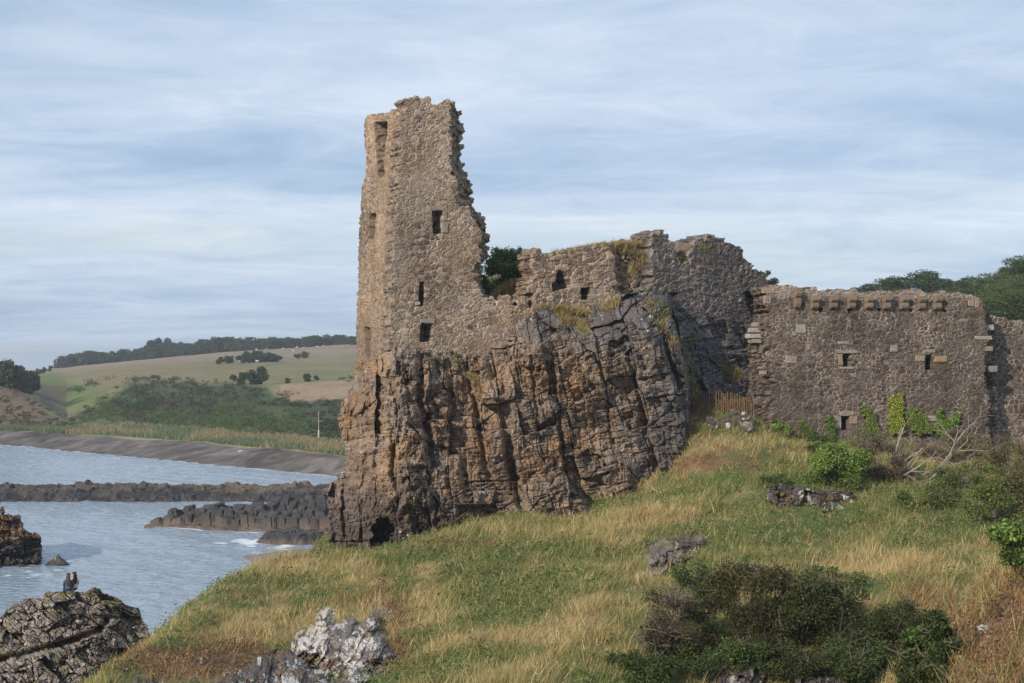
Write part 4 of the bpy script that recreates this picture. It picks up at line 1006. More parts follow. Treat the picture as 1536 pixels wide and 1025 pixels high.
# soften the profile
for _ in range(3):
    gP[1:-1] = (gP[:-2] + 2 * gP[1:-1] + gP[2:]) / 4; gD[1:-1] = (gD[:-2] + 2 * gD[1:-1] + gD[2:]) / 4
gX = np.broadcast_to(pxs, gP.shape)
Vs = P(gX, gP, gD)
Vs[..., 2] += (.35 * fbm(Vs[..., 0] / 14, Vs[..., 1] / 14, 0, 850, 4)) * sstep(0, 2, Vs[..., 2])
n1 = fbm(Vs[..., 0] / 30, Vs[..., 1] / 45, 0, 851, 5); n2 = fbm(Vs[..., 0] / 8, Vs[..., 1] / 12, 0, 852, 4)
X, Y = gX, gP
c = np.broadcast_to(np.array([.20, .165, .085]), X.shape + (3,)).copy()
c = mixc(c, np.array([.165, .155, .07]), sstep(-.1, .3, n1) * .8)
fieldtop = sstep(-4, 6, np.interp(X, [0, 100, 200, 300, 400, 530], [560, 560, 550, 541, 535, 533]) - Y + 6 * n1)
c = mixc(c, np.array([.25, .19, .13]), fieldtop * .9)
c = mixc(c, np.array([.28, .20, .12]), sstep(0, 4, Y - np.interp(X, [400, 420, 530], [700, 576, 569]) + 2 * n2) * sstep(0, 4, np.interp(X, [400, 420, 530], [560, 606, 600]) - Y))
grn = (np.exp(-((X - 110) / 45) ** 2 - ((Y - 590) / 16) ** 2) + .9 * np.exp(-((X - 75) / 20) ** 2 - ((Y - 575) / 14) ** 2)) + .5 * n2
c = mixc(c, np.array([.115, .155, .042]), sstep(.15, .6, grn))
scr = sstep(.0, .18, -(Y - np.interp(X, [90, 150, 200, 400, 520], [640, 634, 640, 650, 662])) / 60 + .12 * n2) * sstep(-2, 8, Y - np.interp(X, [90, 150, 200, 260, 400, 430, 520], [640, 606, 572, 574, 580, 604, 604]) + 8 * n1) * (X > 70)
c = mixc(c, np.array([.055, .075, .028]), scr)
mound = sstep(112, 78, X + 16 * n2 + 26 * n1) * sstep(574, 582, Y) 
c = mixc(c, np.array([.115, .085, .055]), mound * .9)
dune = sstep(-4, 3, Y - np.interp(X, [0, 150, 300, 420, 520], [650, 641, 645, 655, 661]) - 5 * n2) 
c = mixc(c, mixc(np.broadcast_to(np.array([.28, .235, .12]), X.shape + (3,)), np.array([.16, .20, .10]), sstep(-.1, .15, n1 + .02 * (Y - np.interp(X, [0, 520], [640, 672])))), dune)
bea = sstep(-1.2, 1.2, Y - np.interp(X, [-200, 0, 130, 300, 420, 520, 800], [632, 645, 653, 664.5, 675, 685, 706]) - 3 * n2)
c = mixc(c, np.array([.125, .108, .098]) * (1 + .45 * n2 + .7 * fbm(Vs[..., 0] / 2.2, Vs[..., 1] / 2.5, 0, 854, 4))[..., None], bea)
wrack = sstep(.15, .4, fbm(Vs[..., 0] / 12, Vs[..., 1] / 2.5, 0, 853, 3)) * bea
c = mixc(c, np.array([.075, .06, .055]), wrack * .7)
c = c * (1 + .25 * n2)[..., None]
ny, nx = X.shape; a = (np.arange(ny - 1)[:, None] * nx + np.arange(nx - 1)[None, :]).ravel()
o = obj('terrain', Vs.reshape(-1, 3), [np.c_[a, a + 1, a + nx + 1, a + nx]], c.reshape(-1, 3), M_SHORE, smooth=True); tag(o, 'far shore with dark shingle beach and sloping pasture', 'shore', kind='structure')

def foliage(cs, rs, n, leaf, pal, up=0.2, squash=.75, shell=.55):
    """leaf quads through a set of clumps"""
    cs = np.asarray(cs, float); rs = np.asarray(rs, float); k = rng.choice(len(cs), n, p=rs ** 2 / (rs ** 2).sum())
    d = rng.normal(size=(n, 3)); d /= np.linalg.norm(d, axis=1)[:, None]; d[:, 2] *= squash
    q = cs[k] + d * (rs[k] * (shell + (1 - shell) * rng.random(n)) * rng.uniform(.75, 1.1, n))[:, None]
    cv = rng.uniform(.7, 1.3, len(cs))[k]
    return leaves(q, n, leaf, pick(pal, n) * cv[:, None], up)
def tree_proto(name, h, w, leaf, n, pal, style, seed):
    global rng
    rng = np.random.default_rng(seed)
    root = empty(name, (0, 0, 0))
    cs, rs = [], []
    if style == 'pine':
        for k in range(7):
            a = rng.uniform(0, 6.3); cs.append((math.cos(a) * w * .33, math.sin(a) * w * .33, h * rng.uniform(.72, .92))); rs.append(w * rng.uniform(.15, .25))
    else:
        for k in range(15):
            a = rng.uniform(0, 6.3); zz = rng.uniform(.10, .86); rr = w * .40 * math.sqrt(max(.05, 1 - ((zz - .45) / .5) ** 2)) * rng.uniform(.5, 1)
            cs.append((math.cos(a) * rr, math.sin(a) * rr, h * zz)); rs.append(w * rng.uniform(.15, .27))
    V, f, C = foliage(cs, rs, n, leaf, pal)
    m = MB(); top = h * (.75 if style == 'pine' else .6)
    m.tube((0, 0, -1.5), (0, 0, top * .5), w * .05, w * .035, (.09, .075, .06), 6); m.tube((0, 0, top * .5), (w * .05, 0, top), w * .035, w * .015, (.09, .075, .06), 6)
    for c_ in cs[:6]: m.tube((0, 0, top * rng.uniform(.5, .8)), c_, w * .018, w * .008, (.09, .075, .06), 4)
    m.build('trunk', M_BARK, root)
    obj('crown', V, [f], C, M_LEAF, root)
    return root
DKG = [[.045, .065, .028], [.055, .08, .032], [.038, .055, .026], [.065, .09, .035]]
used = set()
def plant(proto, loc, sc_, lab, cat, group=None):
    o = proto
    if proto.name in used: o = copy_tree(proto)
    used.add(o.name)
    o.location = tuple(float(v) for v in loc); o.rotation_euler = (0, 0, random.uniform(0, 6.28)); o.scale = (sc_[0], sc_[0], sc_[1])
    tag(o, lab, cat, group); return o
rtree = [tree_proto('broadleaf_tree', 9, 11, .6, 1900, DKG, 'round', 60 + k) for k in range(3)]
pine = [tree_proto('pine_tree', 10, 10, .45, 900, DKG, 'pine', 70 + k) for k in range(2)]
rowx = np.interp
xs_ = np.r_[np.arange(92, 545, 6.2)]
for k, x in enumerate(xs_):
    py = np.interp(x, [90, 200, 300, 400, 530], [551.5, 540.5, 530.5, 523, 516]); D = shore_D(x, py)[0] + random.uniform(-12, 14)
    z = P(x, py, D) - np.array([0, 0, 1.3])
    hpx = np.interp(x, [90, 110, 150, 165, 180, 200, 240, 300, 320, 400, 530], [18, 22, 26, 16, 22, 20, 26, 22, 26, 20, 19]) * random.uniform(.78, 1.05)
    isp = 165 <= x <= 190 or 228 <= x <= 250 or 300 < x < 330
    s = hpx * D / F / 9.0
    if isp and k % 2: plant(pine[(k // 2) % 2], z + np.array([0, 0, -.22 * 9 * s]), (s * 1.05, s * 1.3), 'flat crowned dark pine rising above the hilltop wood on the far ridge', 'tree', 'pines of the ridge wood')
    else: plant(rtree[k % 3], z, (s * random.uniform(1.0, 1.35), s * .95), 'round dark tree in the wood along the far pasture ridge', 'tree', 'trees of the ridge wood')
for k, (x, py, D, hp_) in enumerate([(-22, 590, 390, 48), (0, 588, 380, 46), (18, 590, 392, 44), (34, 590, 385, 40), (46, 586, 400, 28), (-8, 580, 430, 36), (66, 560, 620, 9), (76, 557, 640, 8), (58, 563, 610, 10)]):
    s = hp_ * D / F / 9.0
    plant(rtree[k % 3], P(x, py, D), (s * .85, s), 'dark leafy tree in the clump behind the brown mound at the left edge' if k < 6 else 'tiny dark tree in the dip left of the ridge wood', 'tree', 'trees behind the brown mound' if k < 6 else 'small trees in the dip')
HED = [(330, 546, 12), (344, 545.5, 13), (362, 545, 15), (375, 544, 19), (386, 544, 20), (398, 544, 18), (410, 543.5, 15), (418, 543, 10), (446, 538, 9), (458, 537, 11)]
for k, (x, py, h) in enumerate(HED):
    D = shore_D(x, py)[0]; s = h * D / F / 9.0
    plant(rtree[k % 3], P(x, py, D), (s * 1.05, s * .85), 'dark round thicket tree standing in the middle of the far pasture' if k < 8 else 'small dark thicket on the pasture right of the long thicket', 'tree', 'thicket in the pasture' if k < 8 else 'small pasture thicket')
for k, (x, py, h, lab) in enumerate([(385, 578, 27, 'tallest single dark bush tree at the top edge of the scrub'), (366, 576, 17, 'lower bush tree just left of the tallest one over the scrub'), (350, 572, 10, 'small dark bush at the scrub top left of both bush trees'), (432, 576, 9, 'dark bush beside the straw field below the pasture'), (460, 573, 12, 'broad dark bush in the hedge above the straw field'), (474, 571, 8, 'little bush at the right end of the field hedge')]):
    D = shore_D(x, py)[0]; s = h * D / F / 9.0
    plant(rtree[k % 3], P(x, py, D), (s * .95, s), lab, 'bush')
# scrub mass
rng = np.random.default_rng(21)
SCR = [(150, 634), (110, 640), (95, 636), (140, 606), (170, 588), (195, 571), (230, 566), (275, 570), (330, 574), (385, 582), (405, 596), (380, 606), (430, 606), (520, 600), (540, 600), (540, 664), (500, 664), (440, 655), (380, 655), (330, 646), (260, 640), (200, 636)]
HEDGES = [[(498, 572), (540, 563), (540, 572), (500, 578)], [(408, 610), (425, 590), (440, 592), (425, 612)], [(100, 588), (128, 574), (158, 568), (165, 572), (120, 592)]]
vs = []
m_ = MB()
def scrub_at(x, py, hpx, n, pal):
    D = shore_D(x, py)[0]; k = D / F; c0 = P(x, py, D)
    nc = 4; cs = c0 + np.c_[rng.normal(0, hpx * k * .55, nc), rng.normal(0, hpx * k * .9, nc), rng.uniform(.1, .6, nc) * hpx * k]
    V, f, C = foliage(cs, rng.uniform(.35, .6, nc) * hpx * k, n, max(.16, .55 * k * 1.6), pal, squash=.8)
    m_.add(V, f, C)
SP1 = [[.036, .056, .022], [.050, .074, .028], [.030, .044, .022], [.062, .082, .030]]; SP2 = [[.085, .075, .045], [.07, .065, .04]]; SP3 = [[.085, .12, .038], [.075, .105, .034]]
cnt = 0
while cnt < 950:
    x, y = rng.uniform(90, 545), rng.uniform(562, 668)
    if not inpoly(np.array([x]), np.array([y]), SCR)[0] and not any(inpoly(np.array([x]), np.array([y]), h)[0] for h in HEDGES): continue
    q = noise(x / 30, y / 14, 0, 860)
    if q < -.62 : continue
    pal = SP2 if noise(x / 22, y / 12, 0, 861) > .45 else (SP3 if y > 612 + 20 * noise(x / 40, 0, 0, 862) and x < 470 else SP1)
    scrub_at(x, y, rng.uniform(5, 11) * (1.1 if y > 590 else .9), 70, pal); cnt += 1
for k in range(150):
    x, y = rng.uniform(-40, 88), rng.uniform(580, 640)
    if y < np.interp(x, [-40, 0, 40, 88], [578, 580, 590, 622]): continue
    scrub_at(x, y, rng.uniform(3, 6), 50, [[.10, .078, .05], [.085, .065, .042], [.075, .075, .035]])
for k in range(60):
    x = rng.uniform(20, 130); scrub_at(x, np.interp(x, [20, 130], [646, 640]) + rng.uniform(-6, 2), rng.uniform(3, 6), 50, SP3)
o = m_.build('coastal_scrub', M_LEAF); tag(o, 'dense dark green gorse and bracken scrub on the far bank', 'scrub', kind='stuff')
# dune grass
rng = np.random.default_rng(22)
x = rng.uniform(-40, 545, 26000); yb = np.interp(x, [0, 130, 300, 420, 520], [645, 652, 663, 674, 684]); y = yb - rng.uniform(0, 1, 26000) * np.interp(x, [0, 100, 150, 420, 520], [4, 6, 18, 20, 18])
dq = np.concatenate([shore_D(x[i:i + 2000], y[i:i + 2000]) for i in range(0, 26000, 2000)])
p = P(x, y, dq); hgt = rng.uniform(.5, 1.1, len(x))
cc = np.where((noise(x / 40, y / 7, 0, 863) + .05 * (y - yb + 8) > .0)[:, None], pick([[.16, .20, .11], [.19, .22, .12], [.13, .17, .085]], len(x)), pick([[.30, .26, .15], [.25, .22, .12]], len(x)))
Vg, Fg, Cg = blades(p - [0, 0, .1], hgt, rng.normal(0, .25, (len(x), 2)), np.full(len(x), .22), cc)
o = obj('dune_grass', Vg, [Fg], Cg, M_GRASS); tag(o, 'grey green and straw dune grass behind the beach', 'grass', kind='stuff')
# sheep
def ell(m, c, r, C, sub=2):
    d, f = ico(sub); m.add(np.asarray(c) + d * np.asarray(r), f, C)
m = MB(); WH = (.46, .43, .38)
ell(m, (0, 0, .72), (.62, .30, .32), WH); ell(m, (.62, 0, .92), (.2, .12, .14), (.5, .46, .4), 1); m.tube((.45, 0, .78), (.62, 0, .92), .16, .11, WH, 6)
for sx in (-.38, .38):
    for sy in (-.14, .14): m.tube((sx, sy, .5), (sx, sy, 0), .06, .045, (.35, .3, .26), 5)
sheep = m.build('sheep', M_WOOL, origin=(0, 0, 0))
SH = [(275, 542.5), (324, 535.5), (337, 534), (385, 526.5), (386, 545), (359, 545.5), (445, 523.5), (456, 524), (485, 521.5), (506, 527.5), (476, 522.5), (425, 525.5), (440, 529), (515, 524)]
for k, (x, y) in enumerate(SH):
    D = shore_D(x, y)[0]; o = sheep if k == 0 else sheep.copy()
    if k: COL.objects.link(o)
    o.location = tuple(P(x, y, D)); o.rotation_euler = (0, 0, random.uniform(0, 6.28)); o.scale = (1.2, 1.2, 1.2)
    tag(o, 'white sheep grazing as a tiny dot on the far pasture', 'sheep', 'sheep on the far pasture')
# pole, slipway, beach boulder
D = 238.0; b = P(478, 657, D); t_ = P(478, 617, D)
post = empty('marker_post', b); tag(post, 'thin pale pole with a small crossbar standing in the far scrub', 'post')
m = MB(); m.tube(b, t_, .10, .08, (.26, .245, .23), 7); m.build('pole', M_CONC, post)
m = MB(); m.box(b + np.array([.35, 0, (t_[2] - b[2]) * .62]), np.eye(3), (.30, .05, .06), (.24, .22, .2)); m.build('crossbar', M_CONC, post)
m = MB(); m.tube(b + [0, -.05, .0], b + [0, -.03, 1.3], .13, .13, (.5, .48, .45), 7); m.build('white_sleeve', M_CONC, post)
D = 214.0; c0 = P(503, 690, D); m = MB(); 
m.add([P(482, 690, D), P(545, 695, D - 5), P(545, 686, D + 3), P(484, 683, D + 6), P(482, 695, D), P(545, 700, D - 5)], [[0, 1, 2, 3], [4, 5, 1, 0]], (.27, .24, .22)); m.add([P(545, 686, D + 3), P(484, 683, D + 6), P(484, 690, D + 6), P(545, 695, D + 3), P(482, 690, D), P(482, 695, D)], [[0, 1, 2, 3], [4, 1, 2, 5]], (.27, .24, .22))
o = m.build('slipway', M_CONC); tag(o, 'flat grey concrete slip on the far beach beside the crag', 'slipway')
c, sz = R_(361, 677, float(shore_D(361, 677)[0]), 9, 3.2); rock('beach_boulder', c, sz, 77, base=(.5, .48, .45), sub=3, label='pale white boulder lying on the far beach below the dunes', lich=.1)

# ================================================================== WOODED HILL AT RIGHT
X, Y = np.meshgrid(np.linspace(5, 200, 110), np.linspace(96, 560, 120))
pxx = 768 + F * X / Y
zr = 15 + (HOR - np.interp(pxx, [800, 1100, 1230, 1290, 1400, 1536, 1700, 2200], [545, 500, 462, 452, 446, 428, 415, 400])) / F * 250
Z = 11 + (zr - 11) * sstep(105, 255, Y) + .8 * fbm(X / 14, Y / 14, 0, 870, 3)
ny, nx = X.shape; a = (np.arange(ny - 1)[:, None] * nx + np.arange(nx - 1)[None, :]).ravel()
o = obj('hill', np.stack([X, Y, Z], -1).reshape(-1, 3), [np.c_[a, a + 1, a + nx + 1, a + nx]], np.broadcast_to(np.array([.10, .11, .045]), X.shape + (3,)).reshape(-1, 3) * (1 + .3 * fbm(X / 9, Y / 9, 0, 871, 3)).reshape(-1, 1), M_SHORE, smooth=True); tag(o, 'wooded rise behind the low range', 'hill', kind='structure')
WG = [[.075, .105, .03], [.09, .125, .036], [.06, .085, .028], [.105, .135, .04]]; WD = [[.05, .078, .028], [.06, .09, .03], [.042, .065, .026]]
wt = [tree_proto('woodland_tree', 9, 11, .26, 5200, WD if k == 0 else WG, 'round', 80 + k) for k in range(3)]
rng = np.random.default_rng(31)
TR = [(1280, 452, 252, 20), (1300, 452, 250, 26), (1318, 452, 246, 33), (1336, 452, 248, 38), (1360, 450, 246, 40), (1378, 450, 250, 44), (1398, 450, 246, 38), (1412, 448, 258, 32)]
for k in range(170):
    x = rng.uniform(1282, 1640); D = rng.uniform(165, 252)
    top = np.interp(x, [1280, 1330, 1390, 1415, 1440, 1470, 1500, 1540, 1640], [441, 436, 434, 426, 418, 408, 402, 399, 384]) + (252 - D) * .45 + rng.uniform(0, 6)
    h_ = rng.uniform(32, 46) * 210 / D
    TR.append((x, top + h_, D, h_))
TR += [(1525, 420, 245, 32), (1545, 415, 240, 34), (1440, 440, 225, 20), (1265, 452, 240, 14), (1340, 455, 190, 22), (1305, 456, 195, 16)]
for k, (x, py, D, h) in enumerate(TR):
    if x < 1400 and k >= 8 and k < len(TR) - 6 and False: continue
    s = h * D / F / 9.0
    plant(wt[0] if k < 8 or k % 5 == 0 else wt[1 + k % 2], P(x, py, D), (s * 1.5, s), 'dark tree of the wood crowning the rise behind the corbelled wall' if k < 8 else 'green tree on the wooded slope rising at the right edge behind the low wall', 'tree', 'dark trees of the far wood' if k < 8 else 'trees of the wooded slope')

# ================================================================== CASTLE TOP GROUND
rng = np.random.default_rng(33)
mc = [(720, 470, 81.5), (745, 448, 82), (765, 428, 82.5), (785, 412, 83), (850, 392, 83.5), (910, 382, 84), (960, 372, 84.5), (1030, 384, 86.5), (1065, 378, 88), (1110, 412, 90), (1160, 452, 92), (1200, 470, 94), (850, 396, 92), (1000, 400, 98)]
mp_ = np.array([P(*q) for q in mc]); mt_ = TPS(list(map(tuple, mp_[:, :2])), list(mp_[:, 2]), .05, 8.0)
X, Y = np.meshgrid(np.arange(-3, 20, .25), np.arange(78.5, 100, .25))
fr = -(X - PF.A[0]) * PF.n[0] - (Y - PF.A[1]) * PF.n[1]; fi = -(X - PI_.A[0]) * PI_.n[0] - (Y - PI_.A[1]) * PI_.n[1]
Z = np.clip(mt_(X, Y), 14, 22.6) + .15 * fbm(X / 1.5, Y / 1.5, 0, 880, 3)
ok = (fr > 1.0) & ((fi > .9) | (X < 7))
Z = np.where(ok, Z, 9)
ny, nx = X.shape; a = (np.arange(ny - 1)[:, None] * nx + np.arange(nx - 1)[None, :]).ravel()
k_ = ok[:-1, :-1] & ok[1:, :-1] & ok[:-1, 1:] & ok[1:, 1:]; a = a[k_.ravel()]
o = obj('castle_mound', np.stack([X, Y, Z], -1).reshape(-1, 3), [np.c_[a, a + 1, a + nx + 1, a + nx]], np.broadcast_to(np.array([.14, .115, .055]), X.shape + (3,)).reshape(-1, 3), M_GROUND, smooth=True); tag(o, 'grassy earth filling the ruin behind the walls', 'ground', kind='structure')
# ledge and wall-top grass: (px,py,D) strips
pts = []
def strip(poly, Df, n, r=3.0):
    a = np.asarray(poly, float); L = np.r_[0, np.cumsum(np.hypot(*np.diff(a[:, :2], axis=0).T))]; t = rng.uniform(0, L[-1], n)
    x = np.interp(t, L, a[:, 0]) + rng.normal(0, r, n); y = np.interp(t, L, a[:, 1]) + rng.normal(0, r * .45, n)
    pts.append(P(x, y, Df(x, y) + rng.uniform(-.1, .3, n)))
wallD = lambda off: (lambda x, y: plD(PF, x, y) + off); inD = lambda off: (lambda x, y: plD(PI_, x, y) + off)
strip([(830, 381), (850, 378), (880, 371), (920, 366), (965, 364)], wallD(.5), 500, 3)
strip([(900, 372), (940, 372), (970, 385), (950, 400), (945, 420)], wallD(.5), 350, 7)
strip([(1018, 392), (1028, 390), (1038, 378)], inD(.6), 500, 5); strip([(1036, 368), (1060, 370), (1055, 392)], inD(.1), 200, 5)
strip([(742, 450), (755, 440), (768, 425)], wallD(1.9), 900, 6)
cD = lambda off: (lambda x, y: cl_D(x, y) + off)
strip([(790, 478), (812, 462), (830, 462), (860, 466), (885, 468)], cD(-.1), 500, 4); strip([(838, 470), (850, 478), (840, 490)], cD(-.15), 220, 5)
strip([(905, 462), (925, 450)], cD(-.2), 250, 4); strip([(975, 448), (990, 470), (1000, 500)], cD(-.2), 260, 6); strip([(1010, 500), (1022, 530), (1035, 560), (1045, 590), (1050, 610)], cD(-.35), 420, 6)
strip([(700, 560), (722, 570), (726, 600)], cD(-.45), 200, 4); strip([(870, 480), (878, 500)], cD(-.2), 200, 4); strip([(1080, 545), (1100, 560), (1110, 580)], cD(-.5), 250, 6)
strip([(1030, 640), (1040, 620), (1060, 612), (1110, 605), (1130, 610)], lambda x, y: 79.6 + 0 * x, 700, 7)
pts = np.concatenate(pts); n = len(pts) * 5
b = np.repeat(pts, 5, 0) + rng.normal(0, .06, (n, 3)) - [0, 0, .06]
hh = rng.uniform(.07, .27, n); kk = rng.random(n); kk = kk + .25 * noise(b[:, 0] * .8, b[:, 1] * .8, b[:, 2] * .8, 890)
cc = np.where((kk < .38)[:, None], pick(STRAW, n), np.where((kk < .7)[:, None], pick(GREEN, n), pick(RUST, n)))
Vg, Fg, Cg = blades(b, hh, rng.normal(.03, .1, (n, 2)) - [0, .05], rng.uniform(.015, .04, n), cc)
o = obj('ledge_grass', Vg, [Fg], Cg, M_GRASS); tag(o, 'tufts of dry and green grass on crag ledges and wall tops', 'grass', kind='stuff')

# ================================================================== SHRUBS
def shrub(name, px, py, D, w, h, n, leaf, pal, label, cat='shrub', group=None, twig=0, twc=(.16, .13, .11), seed=1, clumps=14, dep=.8, up=.2, ridge=0.0):
    """px,py: middle of the foot; w,h the seen size"""
    global rng
    rng = np.random.default_rng(seed)
    if cat in ('bush', 'shrub'): D = hit(px, min(py, 1060))
    k = D / F; b = P(px, py, D); W = w * k / 2; H = h * k
    root = empty(name, b); tag(root, label, cat, group)
    cs, rs = [], []
    for i in range(clumps):
        a = rng.uniform(0, 6.3); rr = math.sqrt(rng.random()) * .8; zz = rng.uniform(.06, .85) * math.sqrt(1 - rr * rr * .7)
        cs.append(b + np.array([math.cos(a) * rr * W, math.sin(a) * rr * W * dep, zz * H])); rs.append(min(W, H) * rng.uniform(.22, .42))
    m = MB()
    for c_ in cs[:10]:
        f0 = b; md = (f0 + c_) / 2 + rng.normal(0, .08 * W, 3)
        m.tube(f0, md, .035, .025, twc, 5); m.tube(md, c_, .025, .01, twc, 4)
    for i in range(twig):
        c_ = cs[rng.integers(min(10, len(cs)))]; a = c_; d = rng.normal(0, 1, 3); d[2] = abs(d[2]) * .6 + .1; d /= np.linalg.norm(d); L = rng.uniform(.3, .8) * min(1.2, H * .5)
        md = a + d * L * .5 + rng.normal(0, .06, 3); e = md + d * L * .5 + rng.normal(0, .12, 3); cc_ = np.asarray(twc) * rng.uniform(.7, 1.4)
        m.tube(a, md, .011, .009, cc_, 3); m.tube(md, e, .009, .005, cc_, 3)
        for _ in range(2): m.tube(md, md + rng.normal(0, .2, 3) + d * .15, .009, .005, cc_, 3)
    m.build('stem', M_BARK, root)
    if n:
        V, f, C = foliage(cs, rs, n, leaf, pal, up=up, shell=.35); obj('foliage', V, [f], C, M_LEAF, root)
    return root
HZ = [[.13, .20, .04], [.16, .24, .05], [.10, .16, .035], [.20, .27, .06]]; BR = [[.075, .055, .030], [.088, .064, .034], [.055, .048, .024], [.06, .062, .024]]; DK = [[.046, .047, .018], [.064, .064, .022], [.038, .037, .015], [.086, .080, .028]]; MG = [[.06, .10, .026], [.075, .12, .03], [.05, .08, .024], [.095, .13, .035]]; PU = [[.15, .10, .07], [.13, .095, .075], [.11, .10, .05], [.18, .12, .06]]; YG = [[.17, .18, .05], [.20, .19, .06], [.13, .15, .04]]
shrub('hazel_bush', 1256, 732, 68.5, 110, 84, 17000, .055, HZ, 'bright green round leafy bush in front of the low wall', 'bush', seed=1, clumps=34)
shrub('bramble_bush', 1235, 690, 73, 60, 50, 3000, .05, MG, 'darker green bramble climbing toward the wall behind the bright bush', 'bush', seed=2)
shrub('bramble_bush', 1165, 735, 67.5, 60, 28, 1800, .05, MG, 'low bramble hanging over the white knobbed outcrop', 'bush', seed=3)
shrub('bramble_bush', 1185, 650, 76.5, 70, 24, 2000, .05, HZ, 'low green nettle clump at the left foot of the low wall', 'bush', seed=4)
shrub('dry_shrub', 1330, 722, 71, 84, 80, 5200, .05, PU, 'brown purplish half dead shrub between bright bush and grey branches', seed=5, twig=120)
shrub('dry_shrub', 1415, 692, 74, 90, 56, 4600, .05, PU, 'brown thorn shrub behind the tangle of grey branches', seed=6, twig=120)
shrub('dry_shrub', 1510, 720, 73, 110, 80, 6500, .05, YG + PU, 'yellow green and brown shrub before the set back wall', seed=7, twig=100)
shrub('green_shrub', 1445, 738, 68, 110, 50, 5000, .05, YG + MG, 'low green scrub right of the grey dead branches', seed=8, twig=30)
shrub('green_shrub', 1305, 675, 76, 60, 36, 1800, .05, YG + MG, 'green shrub at the wall foot below the two narrow ivy strips', seed=9, twig=20)
shrub('green_shrub', 1492, 782, 60, 130, 70, 8000, .05, YG + MG, 'yellow green shrub on the slope under the set back wall', seed=21, twig=30)
shrub('green_shrub', 1400, 768, 60, 110, 40, 4600, .05, MG + YG, 'low green scrub in the grass below the grey dead branches', seed=22, twig=10)
shrub('green_shrub', 1552, 775, 60, 120, 96, 9000, .05, YG + MG + PU, 'tall straggly shrub at the right edge below the set back wall', seed=23, twig=50)
shrub('dry_shrub', 1470, 700, 60, 90, 52, 4200, .05, PU + YG, 'brown leafed scrub at the right foot of the corbelled wall', seed=24, twig=60)
shrub('green_shrub', 1550, 858, 50, 130, 104, 9000, .05, HZ + MG, 'tall green shrub cut by the right edge of the photo', seed=10)
# castle gap trees
shrub('elder_tree', 755, 462, 82.6, 92, 112, 20000, .075, [[.10, .16, .04], [.12, .185, .045], [.08, .125, .034], [.145, .20, .055]], 'mid green leafy tree filling the gap between tower and curtain wall', 'tree', seed=11, clumps=48)
shrub('elder_bush', 734, 468, 80.6, 50, 74, 6000, .07, MG, 'low green bush at the broken tower foot in the gap', 'plant', seed=15, clumps=14)
shrub('elder_tree', 1146, 446, 89, 44, 54, 2600, .07, MG, 'thin sprig of shrub on the wall top beside the humped ruin', 'tree', seed=12, clumps=20, ridge=0)
shrub('wall_plant', 678, 548, float(PF.D(678, 540)) - .75, 20, 30, 420, .05, YG + HZ, 'yellow green weed tuft rooted where the tower meets the crag', 'plant', seed=13, clumps=6)
shrub('wall_plant', 648, 548, float(PF.D(648, 540)) - .7, 14, 18, 180, .05, YG, 'smaller yellow weed tuft on the crag left of the bigger one', 'plant', seed=14, clumps=5)
# gully scrub
DG = [[.036, .052, .015], [.054, .070, .020], [.028, .039, .013], [.078, .088, .026]]
GB = [(1010, 985, 0, 130, 130, 7000, BR, 'brown twiggy dead looking thicket on the left of the gully', 130), (1115, 975, 0, 160, 160, 17000, DK, 'tallest dark brown green windswept thorn over the gully', 26), (1205, 975, 0, 170, 132, 16000, DG + DK, 'dark spreading thorn bush right of the tallest one', 40),
      (1290, 975, 0, 170, 118, 14000, DG, 'dark green thorn bush with bare grey twigs in mid gully', 70), (1360, 990, 0, 150, 96, 11000, DG + DK, 'low dark thorn bush beside the rusty bracken', 30), (1405, 1000, 0, 110, 84, 8500, MG + DG, 'dark green bramble against the near mound edge', 10),
      (1090, 1015, 0, 170, 70, 9500, MG + DG, 'green bramble cover below the dark thorn', 6), (1200, 1022, 0, 140, 64, 7000, DG, 'dark bramble between the two pale rock crests', 8), (1310, 1025, 0, 180, 84, 11000, MG + DG, 'tangled bramble with dry stems at the photo foot', 50),
      (960, 1030, 0, 150, 52, 7000, MG + DG, 'green bramble patch at the photo foot left of the thicket', 6), (1390, 1050, 0, 120, 70, 6500, DG, 'shaded bramble in the foot of the gully beside the mound', 8), (1050, 900, 0, 100, 56, 5000, MG + DK, 'green gorse shoulder left of the tallest thorn', 8), (1240, 890, 0, 190, 40, 5000, MG + YG, 'low green gorse fringe along the top of the gully thicket', 8)]
for k, (x, y, D, w, h, n, pal, lab, tw) in enumerate(GB):
    shrub('thorn_bush' if 'bramble' not in lab else 'bramble_bush', x, y, D, w, h, n, .045, pal, lab, 'bush', twig=tw, seed=40 + k, clumps=24, dep=1.0)
